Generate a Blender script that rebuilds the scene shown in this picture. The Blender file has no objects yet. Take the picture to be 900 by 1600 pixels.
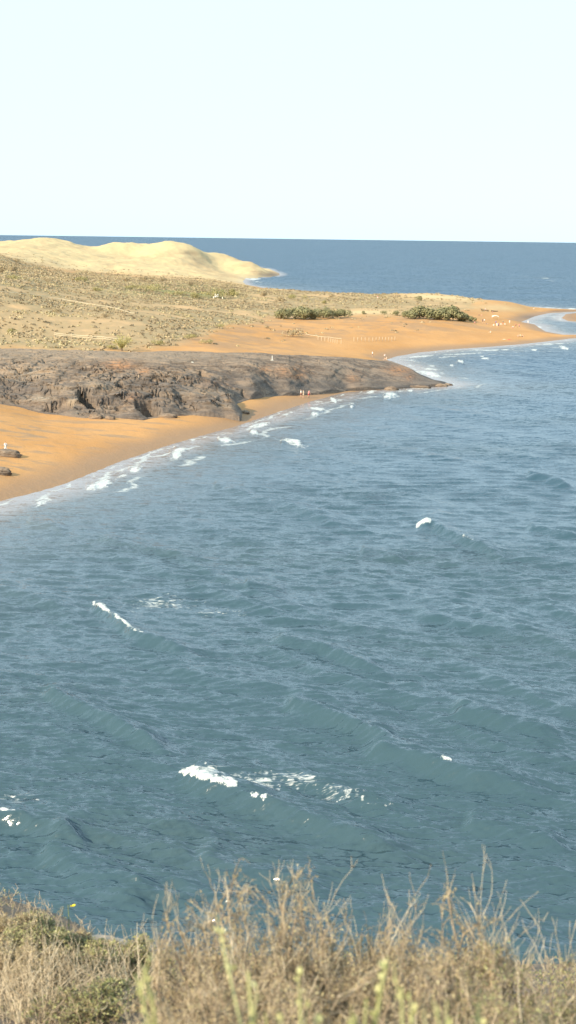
import bpy, bmesh, math, random
import numpy as np
from mathutils import Matrix, Vector
R = math.radians
scene = bpy.context.scene
C = scene.collection
rng = np.random.default_rng(7)
random.seed(7)

# ------------------------------------------------------------------ camera
F, H = 2400.0, 34.0                       # focal length in photo pixels, eye height over the sea
TH = math.atan(12 / 900)
PIT = math.atan(428 * math.cos(TH) / F)
fwd = np.array([0, math.cos(PIT), -math.sin(PIT)])
right0 = np.array([1.0, 0, 0]); down0 = np.array([0, -math.sin(PIT), -math.cos(PIT)])
cr = math.cos(TH) * right0 - math.sin(TH) * down0
cd = math.sin(TH) * right0 + math.cos(TH) * down0
cam = bpy.data.cameras.new('camera'); camo = bpy.data.objects.new('camera', cam); C.objects.link(camo)
M4 = Matrix.Identity(4)
for i in range(3):
    M4[i][0] = cr[i]; M4[i][1] = -cd[i]; M4[i][2] = -fwd[i]
M4[2][3] = H
camo.matrix_world = M4
cam.sensor_fit = 'VERTICAL'; cam.sensor_height = 36; cam.lens = 36 * F / 1600
cam.clip_start = 0.1; cam.clip_end = 200000
cam.dof.use_dof = True; cam.dof.focus_distance = 150; cam.dof.aperture_fstop = 6.3
scene.camera = camo
scene.render.resolution_x = 576; scene.render.resolution_y = 1024

# ------------------------------------------------------------------ world, sun, exposure
SUN_EL, SUN_AZ = R(27), R(222)            # azimuth clockwise from +Y: behind and to the left
w = bpy.data.worlds.new('World'); scene.world = w; w.use_nodes = True
nt = w.node_tree; bg = nt.nodes['Background']
sky = nt.nodes.new('ShaderNodeTexSky'); sky.sky_type = 'NISHITA'; sky.sun_disc = False
sky.sun_elevation = SUN_EL; sky.sun_rotation = SUN_AZ
sky.air_density = 1.0; sky.dust_density = 0.6; sky.ozone_density = 1.4; sky.altitude = 30
mxs = nt.nodes.new('ShaderNodeMix'); mxs.data_type = 'RGBA'; mxs.blend_type = 'MULTIPLY'; mxs.inputs[0].default_value = 1
nt.links.new(sky.outputs[0], mxs.inputs[6]); mxs.inputs[7].default_value = (0.80, 1.0, 1.12, 1)   # cool thin-haze tint of the whole sky
veil = nt.nodes.new('ShaderNodeMix'); veil.data_type = 'RGBA'; veil.inputs[0].default_value = 0.92    # even high veil of haze
nt.links.new(mxs.outputs[2], veil.inputs[6]); veil.inputs[7].default_value = (3.55, 4.70, 5.45, 1)
nt.links.new(veil.outputs[2], bg.inputs[0]); bg.inputs[1].default_value = 0.15
sl = bpy.data.lights.new('sun', 'SUN'); so = bpy.data.objects.new('sun', sl); C.objects.link(so)
sl.energy = 4.6; sl.angle = R(0.5); sl.color = (1.0, 0.85, 0.64)
sdir = Vector((math.sin(SUN_AZ) * math.cos(SUN_EL), math.cos(SUN_AZ) * math.cos(SUN_EL), math.sin(SUN_EL)))
so.rotation_euler = sdir.to_track_quat('Z', 'Y').to_euler(); so.location = (0, 0, 120)
scene.view_settings.view_transform = 'Standard'; scene.view_settings.look = 'None'
scene.view_settings.exposure = 0.75; scene.view_settings.gamma = 1

# ------------------------------------------------------------------ geometry helpers
def ray(px, py):
    return fwd + ((px - 450) * cr + (py - 800) * cd) / F
def P(px, py, z=0.0):                      # where the line of sight meets height z
    r = ray(px, py); t = (z - H) / r[2]
    return np.array([r[0] * t, r[1] * t, z])
def PY(px, py, Y):                         # where the line of sight reaches distance Y
    r = ray(px, py); t = Y / r[1]
    return np.array([r[0] * t, Y, H + r[2] * t])
def proj(X, Y, Z):
    dz = Z - H
    c = Y * fwd[1] + dz * fwd[2]
    a = X * cr[0] + Y * cr[1] + dz * cr[2]
    b = X * cd[0] + Y * cd[1] + dz * cd[2]
    return 450 + F * a / c, 800 + F * b / c
def sst(a, b, x):
    t = np.clip((x - a) / (b - a), 0, 1); return t * t * (3 - 2 * t)
_g = np.random.default_rng(3)
_perm = _g.permutation(1024); _ang = _g.random(1024) * 2 * np.pi
_gx, _gy = np.cos(_ang), np.sin(_ang)
def perlin(x, y, seed=0):
    xi = np.floor(x).astype(np.int64); yi = np.floor(y).astype(np.int64)
    xf = x - xi; yf = y - yi
    def g(ix, iy, fx, fy):
        h = _perm[(_perm[(ix + seed * 37) & 1023] + iy) & 1023]
        return _gx[h] * fx + _gy[h] * fy
    u = xf * xf * xf * (xf * (xf * 6 - 15) + 10); v = yf * yf * yf * (yf * (yf * 6 - 15) + 10)
    a = g(xi, yi, xf, yf); b = g(xi + 1, yi, xf - 1, yf)
    c = g(xi, yi + 1, xf, yf - 1); d = g(xi + 1, yi + 1, xf - 1, yf - 1)
    return (a + u * (b - a)) * (1 - v) + (c + u * (d - c)) * v
def fbm(x, y, o=4, seed=0, gain=0.5, lac=2.03):
    s = 0; a = 1.0
    for i in range(o):
        s = s + a * perlin(x, y, seed + i); x = x * lac; y = y * lac; a *= gain
    return s
def ridged(x, y, o=4, seed=0):
    s = 0; a = 1.0
    for i in range(o):
        s = s + a * (1 - 2 * np.abs(perlin(x, y, seed + i))); x = x * 2.07; y = y * 2.07; a *= 0.5
    return s
def seg_dist(X, Y, pts, closed=False):
    P_ = np.asarray(pts, float); n = len(P_); best = np.full(X.shape, 1e9)
    for i in range(n if closed else n - 1):
        a = P_[i]; b = P_[(i + 1) % n]; d = b - a; L = d @ d + 1e-12
        t = np.clip(((X - a[0]) * d[0] + (Y - a[1]) * d[1]) / L, 0, 1)
        best = np.minimum(best, (X - a[0] - t * d[0]) ** 2 + (Y - a[1] - t * d[1]) ** 2)
    return np.sqrt(best)
def inside(X, Y, pts):
    r = np.zeros(X.shape, bool); n = len(pts)
    for i in range(n):
        x1, y1 = pts[i][:2]; x2, y2 = pts[(i + 1) % n][:2]
        if y1 == y2: continue
        c = ((y1 > Y) != (y2 > Y)) & (X < (x2 - x1) * (Y - y1) / (y2 - y1) + x1)
        r ^= c
    return r
def sdist(X, Y, pts):
    d = seg_dist(X, Y, pts, True); return np.where(inside(X, Y, pts), d, -d)
class RBF:
    def __init__(s, pts, k=3.0, c=0.03, lam=0.002):
        p = np.array(pts, float); s.k = k; s.c = c
        s.q = np.c_[p[:, 0] / p[:, 1] * k, np.log(p[:, 1])]
        n = len(p); d = np.linalg.norm(s.q[:, None] - s.q[None], axis=2)
        A = np.sqrt(d * d + c * c); A = -A
        A[np.arange(n), np.arange(n)] += -0  # linear kernel
        B = np.zeros((n + 3, n + 3)); B[:n, :n] = A + np.eye(n) * lam
        B[:n, n] = 1; B[:n, n + 1:] = s.q; B[n, :n] = 1; B[n + 1:, :n] = s.q.T
        s.w = np.linalg.solve(B, np.r_[p[:, 2], 0, 0, 0])
    def __call__(s, X, Y):
        sh = X.shape; X = X.ravel(); Y = np.maximum(Y.ravel(), 1); u = X / Y * s.k; v = np.log(Y)
        o = s.w[-3] + s.w[-2] * u + s.w[-1] * v
        for (a, b), wt in zip(s.q, s.w[:-3]):
            o -= wt * np.sqrt((u - a) ** 2 + (v - b) ** 2 + s.c ** 2)
        return o.reshape(sh)

# ------------------------------------------------------------------ object helpers
def mesh_obj(name, V, Fc, mat=None, parent=None, smooth=True, attrs=None):
    me = bpy.data.meshes.new(name)
    V = np.ascontiguousarray(V, dtype=np.float32)
    if isinstance(Fc, np.ndarray):
        k = Fc.shape[1]; n = len(Fc)
        me.vertices.add(len(V)); me.vertices.foreach_set('co', V.ravel())
        me.loops.add(n * k); me.loops.foreach_set('vertex_index', Fc.astype(np.int32).ravel())
        me.polygons.add(n); me.polygons.foreach_set('loop_start', np.arange(0, n * k, k, dtype=np.int32))
        me.update(calc_edges=True)
    else:
        me.from_pydata([tuple(map(float, v)) for v in V], [], [tuple(f) for f in Fc]); me.update()
    me.polygons.foreach_set('use_smooth', np.full(len(me.polygons), smooth))
    for k_, a in (attrs or {}).items():
        at = me.attributes.new(k_, 'FLOAT', 'POINT'); at.data.foreach_set('value', np.ascontiguousarray(a, dtype=np.float32).ravel())
    if mat: me.materials.append(mat)
    o = bpy.data.objects.new(name, me); C.objects.link(o)
    if parent: o.parent = parent
    return o
def grid_faces(r, c):
    i = np.arange(r * c).reshape(r, c)
    return np.stack([i[:-1, :-1], i[:-1, 1:], i[1:, 1:], i[1:, :-1]], -1).reshape(-1, 4)
def tag(o, label=None, cat=None, group=None, kind=None):
    if label: o['label'] = label
    if cat: o['category'] = cat
    if group: o['group'] = group
    if kind: o['kind'] = kind
    return o
def empty(name, loc, rz=0):
    o = bpy.data.objects.new(name, None); C.objects.link(o); o.location = [float(v) for v in loc]; o.rotation_euler = (0, 0, rz)
    o.empty_display_size = 0.3
    return o
def copy_tree(o, parent=None):
    c = o.copy(); C.objects.link(c); c.parent = parent
    for ch in [x for x in C.objects if x.parent == o]: copy_tree(ch, c)
    return c
def tubes(cur, rad, sides=3):
    """cur (N,S,3), rad (N,S) -> verts, quads"""
    N, S, _ = cur.shape
    t = np.gradient(cur, axis=1); t /= np.linalg.norm(t, axis=2, keepdims=True) + 1e-9
    ref = np.where(np.abs(t[..., 2:3]) > 0.9, np.array([1.0, 0, 0]), np.array([0, 0, 1.0]))
    a = np.cross(t, ref); a /= np.linalg.norm(a, axis=2, keepdims=True) + 1e-9; b = np.cross(t, a)
    ph = np.arange(sides) * 2 * np.pi / sides
    V = cur[:, :, None, :] + rad[:, :, None, None] * (a[:, :, None, :] * np.cos(ph)[None, None, :, None] + b[:, :, None, :] * np.sin(ph)[None, None, :, None])
    i = np.arange(N * S * sides).reshape(N, S, sides); j = np.roll(i, -1, axis=2)
    Fq = np.stack([i[:, :-1], j[:, :-1], j[:, 1:], i[:, 1:]], -1).reshape(-1, 4)
    return V.reshape(-1, 3), Fq

# ------------------------------------------------------------------ material helpers
def newmat(name):
    m = bpy.data.materials.new(name); m.use_nodes = True
    return m, m.node_tree, m.node_tree.nodes['Principled BSDF']
class NT:
    def __init__(s, nt): s.nt = nt
    def n(s, t, **kw):
        x = s.nt.nodes.new(t)
        for k, v in kw.items():
            if k.startswith('i_'):
                kk = k[2:]; x.inputs[int(kk) if kk.isdigit() else kk].default_value = v
            else: setattr(x, k, v)
        return x
    def l(s, a, b): s.nt.links.new(a, b)
    def math(s, op, a, b=None, clamp=False):
        x = s.nt.nodes.new('ShaderNodeMath'); x.operation = op; x.use_clamp = clamp
        for i, v in enumerate((a, b)):
            if v is None: continue
            if isinstance(v, (int, float)): x.inputs[i].default_value = v
            else: s.l(v, x.inputs[i])
        return x.outputs[0]
    def mix(s, f, a, b):
        x = s.nt.nodes.new('ShaderNodeMix'); x.data_type = 'RGBA'
        for i, v in ((0, f), (6, a), (7, b)):
            if isinstance(v, (int, float)): x.inputs[i].default_value = v
            elif isinstance(v, tuple): x.inputs[i].default_value = (*v, 1) if len(v) == 3 else v
            else: s.l(v, x.inputs[i])
        return x.outputs[2]
    def ss(s, v, a, b):
        x = s.nt.nodes.new('ShaderNodeMapRange'); x.interpolation_type = 'SMOOTHSTEP'
        s.l(v, x.inputs[0]); x.inputs[1].default_value = a; x.inputs[2].default_value = b
        return x.outputs[0]
    def attr(s, name):
        x = s.nt.nodes.new('ShaderNodeAttribute'); x.attribute_name = name; return x.outputs['Fac']
    def noise(s, vec, scale, detail=3, rough=0.5, dist=0.0):
        x = s.nt.nodes.new('ShaderNodeTexNoise'); x.inputs['Scale'].default_value = scale
        x.inputs['Detail'].default_value = detail; x.inputs['Roughness'].default_value = rough; x.inputs['Distortion'].default_value = dist
        if vec is not None: s.l(vec, x.inputs['Vector'])
        return x
    def scale(s, vec, sc, rot=0.0):
        x = s.nt.nodes.new('ShaderNodeMapping'); x.inputs['Scale'].default_value = sc; x.inputs['Rotation'].default_value = (0, 0, rot)
        s.l(vec, x.inputs['Vector']); return x.outputs[0]
def simple(name, col, rough=0.8, var=0.15, scale=8.0):
    m, t, b = newmat(name); N = NT(t)
    co = N.n('ShaderNodeTexCoord').outputs['Object']
    n = N.noise(co, scale, 3).outputs['Fac']
    lo = tuple(max(0, c * (1 - var)) for c in col); hi = tuple(min(1, c * (1 + var)) for c in col)
    N.l(N.mix(n, lo, hi), b.inputs['Base Color']); b.inputs['Roughness'].default_value = rough
    b.inputs['Specular IOR Level'].default_value = 0.2
    return m

# ================================================================== COAST OUTLINE (sea level)
near_shore = [(-420, 905), (-150, 826), (0, 783), (60, 768), (100, 756), (170, 728), (245, 701), (300, 685), (360, 668), (400, 656), (430, 645),
              (470, 632), (505, 622), (530, 615), (560, 611), (600, 609), (650, 605), (688, 603), (699, 600), (678, 594), (655, 586),
              (640, 577), (618, 567), (603, 562), (622, 556), (660, 550), (700, 546), (760, 542), (800, 539), (850, 534), (890, 529),
              (925, 527), (925, 523), (880, 523), (852, 518), (842, 512), (835, 507), (813, 503.5), (826, 498), (836, 494), (858, 489), (900, 487),
              (970, 486), (970, 484.5), (900, 483.8), (860, 482), (828, 480.5), (812, 481), (780, 476), (740, 473), (700, 471), (660, 470), (600, 469),
              (560, 467), (500, 464), (450, 459), (420, 452), (400, 447.5), (384, 445), (379, 440), (384, 434.5), (410, 433), (430, 431.5), (437, 430),
              (436, 427), (420, 420), (380, 414), (300, 410), (100, 405), (-100, 402)]
COAST = [tuple(P(x, y)[:2]) for x, y in near_shore] + [(-1600, 2300), (-1600, 100), (-300, 110)]
ISLET = [tuple(P(x, y)[:2]) for x, y in [(878, 497), (884, 491), (900, 490), (940, 489.5), (950, 500), (915, 503), (888, 501.5)]]

# rock headland outline (image position, height)
rockpts = [(-60, 622, 4), (0, 629, 3.6), (28, 634, 3.0), (60, 643, 2.4), (95, 648, 2.1), (130, 652, 1.9), (180, 652, 1.8), (222, 654, 1.7), (240, 651, 1.7), (300, 647, 1.5), (352, 648, 1.3), (374, 650, 1.2),
           (378, 641, 1.3), (368, 630, 1.6), (385, 625, 1.5), (415, 620, 1.3), (440, 617, 1.2), (470, 614.3, 1.1), (500, 612, 0.9), (545, 609.5, 0.3), (600, 608, 0.1), (650, 606, 0), (697, 602.5, 0), (702, 600, 0),
           (678, 593, 0), (655, 584, 0.4), (638, 574, 0.8), (612, 564, 1.0), (590, 562, 2.5), (560, 559, 4.0), (500, 555, 5.6), (440, 553, 6.6), (350, 550, 7.6), (200, 549, 8.2), (90, 546, 8.8), (0, 543, 9.2), (-80, 542, 9.6)]
ROCK = [tuple(P(x, y, z)[:2]) for x, y, z in rockpts]

# ------------------------------------------------------------------ land heights
ctrl = [  # (px, py, z)
    (-60, 760, 2), (0, 740, 2), (0, 700, 2.4), (0, 660, 3.2), (0, 629, 3.4), (-60, 600, 5), (60, 645, 2.2), (130, 654, 1.8), (130, 690, 1.8), (240, 655, 1.6), (240, 675, 1.5), (375, 652, 1.1),
    (420, 630, 1.3), (460, 621, 1.1), (520, 612, .8), (600, 604, .6), (680, 600, .2),
    (-80, 546, 8.6), (0, 546, 8.4), (100, 549, 8.0), (200, 552, 7.5), (350, 553, 6.9), (440, 556, 5.8), (500, 558, 4.6), (560, 562, 3), (600, 565, 1.2), (640, 578, .5),
    (0, 580, 5.5), (200, 600, 4), (400, 590, 3.5), (550, 590, 2),
    (-80, 525, 9.6), (0, 530, 9.0), (100, 533, 8.6), (200, 538, 8.1), (300, 540, 7.2), (400, 541, 5.0), (480, 546, 3.4), (540, 551, 2.4), (580, 557, 1.8),
    (200, 500, 10), (100, 500, 10.8), (0, 500, 11.6), (-80, 490, 12.5), (0, 470, 14.3), (0, 440, 17.5), (0, 424, 19.2), (-80, 425, 20), (50, 425, 16.8), (100, 430, 14.4), (100, 455, 12.9), (150, 436, 12.2), (200, 440, 10.2), (200, 465, 10.2), (100, 480, 11.7),
    (300, 446, 8.2), (260, 440, 8.8), (300, 480, 8.4), (300, 512, 7.4), (350, 452, 6.6), (390, 452, 5.0), (400, 480, 5.8), (400, 510, 5.3), (440, 458, 5.0), (450, 500, 5.0), (480, 498, 5.0), (540, 498, 4.6),
    (450, 520, 4.6), (520, 522, 3.8), (560, 542, 2.6), (600, 545, 1.9), (600, 528, 2.8), (600, 500, 4.3), (640, 502, 4.6), (700, 502, 4.1), (740, 502, 3.1), (700, 528, 1.9), (760, 525, 1.6),
    (780, 504, 2.2), (800, 515, 1.5), (850, 525, .9), (640, 480, 4.8), (540, 475, 4.6), (500, 475, 5), (440, 452, 4.9), (480, 457, 4.6), (520, 459.5, 4.5), (560, 461.5, 4.6), (600, 463, 4.8), (635, 461.5, 5.8),
    (660, 459, 6.6), (690, 460.5, 6.4), (715, 463.5, 5.4), (740, 466, 4.8), (770, 468, 4.5), (800, 472, 4.2), (812, 475, 4.0), (822, 478, 2.2), (835, 486, 1.2), (835, 481.5, 1.2), (900, 485.4, 1.0), (720, 480, 4.4), (770, 485, 3.3), (800, 490, 2.4), (740, 490, 3.6),
    # dunes
    (50, 421, 12.5), (100, 425, 10), (150, 428, 8), (200, 432, 7), (260, 435, 6), (310, 437, 5), (350, 441, 3.4), (375, 443, 1.8),
    (100, 411, 13.5), (100, 400, 17.4), (200, 420, 9.6), (200, 410, 12.5), (200, 400, 16), (300, 420, 7.6), (300, 405, 12.4), (340, 415, 7.6), (370, 425, 3.2), (400, 420, 4.3), (415, 425, 2.4), (50, 400, 18.5), (0, 400, 20.5)]
CT = [tuple(P(x, y, z)) for x, y, z in ctrl]
for x, y, Yd in [(-80, 386, 1480), (0, 383, 1480), (25, 381, 1500), (50, 375.5, 1500), (75, 371.5, 1500), (100, 376.5, 1500), (125, 386, 1480), (145, 391.5, 1470), (170, 381, 1470), (200, 383, 1470), (230, 384, 1480), (262, 378.5, 1480),
                 (290, 384, 1480), (310, 390, 1480), (340, 397, 1480), (370, 405, 1480), (400, 409, 1470), (415, 415, 1450), (428, 423, 1430)]:
    CT.append(tuple(PY(x, y, Yd)))
    if x < 400: p = PY(x, y, 1650); CT.append((p[0], 1650, p[2] * 0.45 ))
CT += [(-320, 1000, 14), (-420, 900, 22), (-600, 700, 22), (-300, 500, 14), (-200, 350, 10), (-800, 1500, 26)]
land_rbf = RBF(CT)

def veg_zone(px, py):
    """1 in the scrub belt of the far land, 0 on sand, beach and dunes (feature map, laid on the ground)"""
    up = np.interp(px, [-200, 0, 30, 100, 200, 300, 375, 400, 500, 620, 640, 760, 900], [400, 398, 410, 423, 431, 436, 443, 450, 452, 455, 462, 470, 470])
    lo = np.interp(px, [-200, 0, 200, 260, 300, 350, 400, 440, 560, 640, 720, 745, 900], [548, 548, 549, 540, 531, 512, 505, 498, 494, 494, 495, 470, 460])
    return sst(-3, 3, py - up) * sst(-7, 9, lo - py)
def dune_zone(px, py, Y):
    up = np.interp(px, [-200, 0, 30, 100, 200, 300, 375, 450], [398, 398, 409, 422, 430, 436, 443, 445])
    d = sst(-3, 3, up - py) * sst(-60, 60, Y - 940)
    a = np.exp(-(((px - 690) / 62) ** 4) - ((py - 464.5 - (px - 690) * 0.045) / 5.5) ** 2)
    b = np.exp(-(((px - 565) / 55) ** 4) - ((py - 488) / 3.5) ** 2)
    c = np.exp(-(((px - 780) / 45) ** 2) - ((py - 479) / 6) ** 2)
    e = np.exp(-(((px - 445) / 22) ** 2) - ((py - 449) / 3.5) ** 2)
    return np.clip(np.maximum.reduce([d, a, 0.9 * b, 0.75 * c, e]), 0, 1)
def land_z(X, Y, sd=None, full=False):
    if sd is None: sd = sdist(X, Y, COAST)
    h = land_rbf(X, Y)
    px, py = proj(X, Y, h)
    vz = veg_zone(px + 22 * fbm(X / 22, Y / 40, 3, 161), py + 7 * fbm(X / 12, Y / 34, 3, 163)); dz = dune_zone(px, py, Y)
    rk = sst(0.5, 5, sdist(X, Y, ROCK)) if full is not None else 0
    h = np.maximum(h, 0.35)
    far = sst(700, 1200, Y)
    h = h + vz * (0.55 * fbm(X / 14, Y / 22, 4, 5) + 0.25 * ridged(X / 5, Y / 9, 2, 11) * 0.4)
    h = h + dz * far * (2.6 * (ridged(X / 60, Y / 110, 4, 21) - 0.6) * 0.7 + 1.5 * fbm(X / 20, Y / 30, 4, 31))
    h = h + (1 - vz) * (1 - dz) * 0.16 * fbm(X / 6, Y / 9, 3, 41)
    wd = 7.0 + 6 * sst(500, 1200, Y)
    ramp = 1 - np.exp(-np.maximum(sd, 0) / wd)
    z = np.where(sd > 0, h * ramp + 0.02, np.maximum(sd * 0.12, -6))
    z = z - 1.3 * rk
    if full: return z, px, py, vz, dz
    return z
def ground_at(px, py, z0=4.0):
    """point of the land seen at photo position (px, py)"""
    z = z0
    for _ in range(25):
        p = P(px, py, z); zz = float(land_z(np.array([p[0]]), np.array([p[1]]))[0]); z = 0.6 * z + 0.4 * zz
    p = P(px, py, z); return np.array([p[0], p[1], zz])

def spread(a, b, fine, edge):
    """column directions X/Y: fine inside the view, coarser outside"""
    mid = np.arange(a, b, fine)
    out = fine * 1.25 ** np.arange(1, 60)
    l = a - np.cumsum(out); l = l[l > -edge][::-1]
    r = b + np.cumsum(out); r = r[r < edge]
    return np.r_[l, mid, r]
# terrain sheet
us = spread(-0.235, 0.225, 0.00065, 1.3)
ys = np.exp(np.arange(math.log(150), math.log(2500), 0.0030))
U, Yg = np.meshgrid(us, ys); Xg = U * Yg
sd = sdist(Xg, Yg, COAST); sdi = sdist(Xg, Yg, ISLET)
Z, px, py, vz, dz = land_z(Xg, Yg, sd, True)
Zi = np.where(sdi > 0, 1.6 * (1 - np.exp(-sdi / 8)) + 0.1 * fbm(Xg / 5, Yg / 5, 3, 2), sdi * 0.12)
Z = np.maximum(Z, np.maximum(Zi, -6))
px, py = proj(Xg, Yg, Z)
sdm = np.maximum(sd, sdi)
wet = 1 - sst(1.5, 9.0 + 3.5 * perlin(Xg / 9, Yg / 9, 4), sdm)
# vegetated / path / shade-free colour maps
nz = fbm(Xg / 30, Yg / 45, 4, 60)
scr = vz * sst(-0.6, 0.05, nz + 0.5 * fbm(Xg / 7, Yg / 12, 3, 70) + 0.1)
orange = np.exp(-((py - 505 - (px - 60) * 0.06) / 26) ** 2) * sst(330, 150, px)      # bare orange sand streaks on the slope
scr = scr * (1 - 0.5 * orange)
green = np.exp(-((px - 255) / 75) ** 2 - ((py - 452) / 10) ** 2) + np.exp(-((px - 335) / 45) ** 2 - ((py - 458) / 9) ** 2)
# track across the slope
band = np.exp(-((py - (618 + (px) * 0.22)) / 26) ** 2) * sst(90, 10, px) * 0.0

m_land, t, b = newmat('land'); N = NT(t)
geo = N.n('ShaderNodeNewGeometry'); pos = geo.outputs['Position']
n1 = N.noise(N.scale(pos, (1, 0.6, 1)), 0.05, 5, .6).outputs['Fac']
n2 = N.noise(pos, 0.6, 4, .6).outputs['Fac']
n3 = N.noise(pos, 2.5, 3, .6).outputs['Fac']
sand = N.mix(N.ss(n1, .35, .65), (0.47, 0.24, 0.085), (0.53, 0.285, 0.112))
bk = N.noise(N.scale(pos, (.8, .5, 1)), 0.11, 5, .68).outputs['Fac']
sand = N.mix(N.math('MULTIPLY', N.math('MULTIPLY', N.ss(bk, .42, .58), N.attr('bank')), 0.85), sand, (0.31, 0.20, 0.115))
sand = N.mix(N.math('MULTIPLY', N.ss(n2, .45, .7), 0.35), sand, (0.43, 0.24, 0.11))
# darker mineral streaks parallel to the water line
st = N.noise(N.scale(pos, (0.09, 0.35, 1), R(38)), 1.0, 4, .55).outputs['Fac']
sand = N.mix(N.math('MULTIPLY', N.math('MULTIPLY', N.ss(st, .50, .62), N.attr('streak')), 0.75), sand, (0.29, 0.205, 0.13))
wetc = N.mix(n2, (0.25, 0.155, 0.09), (0.32, 0.20, 0.11))
col = N.mix(N.math('MULTIPLY', N.attr('wet'), 0.85), sand, wetc)
scrc = N.mix(N.ss(n3, .3, .7), (0.29, 0.205, 0.11), (0.40, 0.29, 0.15))
scrc = N.mix(N.math('MULTIPLY', N.ss(n2, .42, .6), 0.6), scrc, (0.24, 0.21, 0.115))
bare = N.mix(n2, (0.47, 0.30, 0.15), (0.54, 0.36, 0.185))
vegbase = N.mix(N.attr('veg'), bare, scrc)
col = N.mix(N.attr('vzone'), col, vegbase)
col = N.mix(N.math('MULTIPLY', N.attr('green'), 0.8, True), col, N.mix(n3, (0.14, 0.15, 0.05), (0.22, 0.22, 0.08)))
dn = N.noise(N.scale(pos, (1, 0.35, 3)), 0.03, 5, .62).outputs['Fac']
dune = N.mix(N.ss(dn, .5, .7), (0.57, 0.43, 0.23), (0.47, 0.33, 0.18))
dune = N.mix(N.math('MULTIPLY', N.ss(n1, .55, .75), 0.4), dune, (0.45, 0.36, 0.21))
spk = N.noise(pos, 0.22, 3, .7).outputs['Fac']
dune = N.mix(N.math('MULTIPLY', N.ss(spk, .66, .73), 0.6), dune, (0.28, 0.21, 0.12))
col = N.mix(N.attr('dune'), col, dune)
col = N.mix(N.math('MULTIPLY', N.attr('tan'), N.ss(dn, .36, .56)), col, (0.36, 0.25, 0.14))
col = N.mix(N.attr('brown'), col, (0.17, 0.115, 0.075))
N.l(col, b.inputs['Base Color'])
N.l(N.mix(N.attr('wet'), (0.9, 0.9, 0.9), (0.62, 0.62, 0.62)), b.inputs['Roughness'])
b.inputs['Specular IOR Level'].default_value = 0.15
bu = N.n('ShaderNodeBump'); bu.inputs['Strength'].default_value = 0.6; bu.inputs['Distance'].default_value = 0.25
N.l(N.math('ADD', n2, N.math('MULTIPLY', n3, 0.4)), bu.inputs['Height']); N.l(bu.outputs[0], b.inputs['Normal'])

streak = sst(3, 9, sdm) * sst(45, 25, sdm) * sst(330, 250, Yg)
brown = np.maximum(np.exp(-((py - 495.5) / 3.0) ** 2 - ((px - 832) / 22) ** 2) * 0.8, sst(0, 4, sdi) * 0.45)
brown = np.maximum(brown, 0.7 * np.exp(-((py - 486) / 2.2) ** 2) * sst(840, 870, px) * sst(0, 3, sd))
brown = np.maximum(brown, 0.85 * np.exp(-((py - 430) / 4.5) ** 2 - ((px - 424) / 24) ** 2) * (Yg > 1250))
tan_ = np.zeros_like(Xg)  # dune relief shading painted in as tan patches; the tip's orange-brown is its own
for cx, cy, rx, ry, a in [(215, 409, 60, 3.5, .8), (292, 395, 20, 3.5, .9), (300, 404, 60, 3, .4), (60, 414, 25, 4, .6), (375, 416, 40, 5, .5), (408, 424, 34, 6, 1.3), (130, 402, 60, 2.5, .35), (20, 402, 30, 3, .4), (170, 424, 60, 2, .4), (330, 424, 30, 2.5, .5)]:
    tan_ = np.maximum(tan_, a * np.exp(-((px - cx - 0) / rx) ** 2 - ((py - cy - (px - cx) * .03) / ry) ** 2))
tan_ *= (Yg > 930)
terr = mesh_obj('terrain', np.stack([Xg, Yg, Z], -1).reshape(-1, 3), grid_faces(*Xg.shape), m_land, attrs=dict(
    wet=np.where(sdm > 0, wet, 1), veg=scr, vzone=vz * (1 - dz), dune=dz, green=np.clip(green, 0, 1) * vz, tan=tan_, bank=sst(345, 400, Yg) * sst(12, 40, sdm) * .8 + .35 * sst(30, 45, sdm) * (Yg < 345), streak=streak, brown=np.clip(brown, 0, 1)))
tag(terr, kind='structure')

# ================================================================== ROCK HEADLAND
rz = [(x, y, z) for x, y, z in [(0, 612, 5.2), (60, 618, 4.6), (110, 612, 5.6), (150, 604, 6.2), (200, 606, 6.0), (260, 608, 5.6), (310, 612, 4.9), (365, 622, 3.6), (362, 633, 2.9), (330, 628, 3.4),
      (400, 606, 3.5), (450, 600, 3.1), (500, 597, 2.6), (550, 592, 2.5), (600, 589, 2.2), (630, 590, 1.9), (650, 595, 1.2), (675, 599, .7), (692, 600, .5),
      (400, 585, 5.6), (300, 590, 6.3), (300, 570, 7.3), (450, 575, 5.9), (520, 572, 5.2), (580, 570, 4.2), (610, 572, 3.0), (632, 578, 2.0),
      (0, 590, 6.9), (100, 585, 7.3), (200, 580, 7.4), (200, 562, 8.0), (100, 560, 8.6), (0, 560, 8.9), (350, 558, 7.8), (450, 559, 6.7), (520, 561, 5.5)]]
RC = [tuple(P(x, y, z)) for x, y, z in rz]
for i, (x, y) in enumerate(ROCK):
    z = rockpts[i][2]; RC.append((x, y, z))
rock_rbf = RBF(RC, c=0.01, lam=0.0003)
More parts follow.
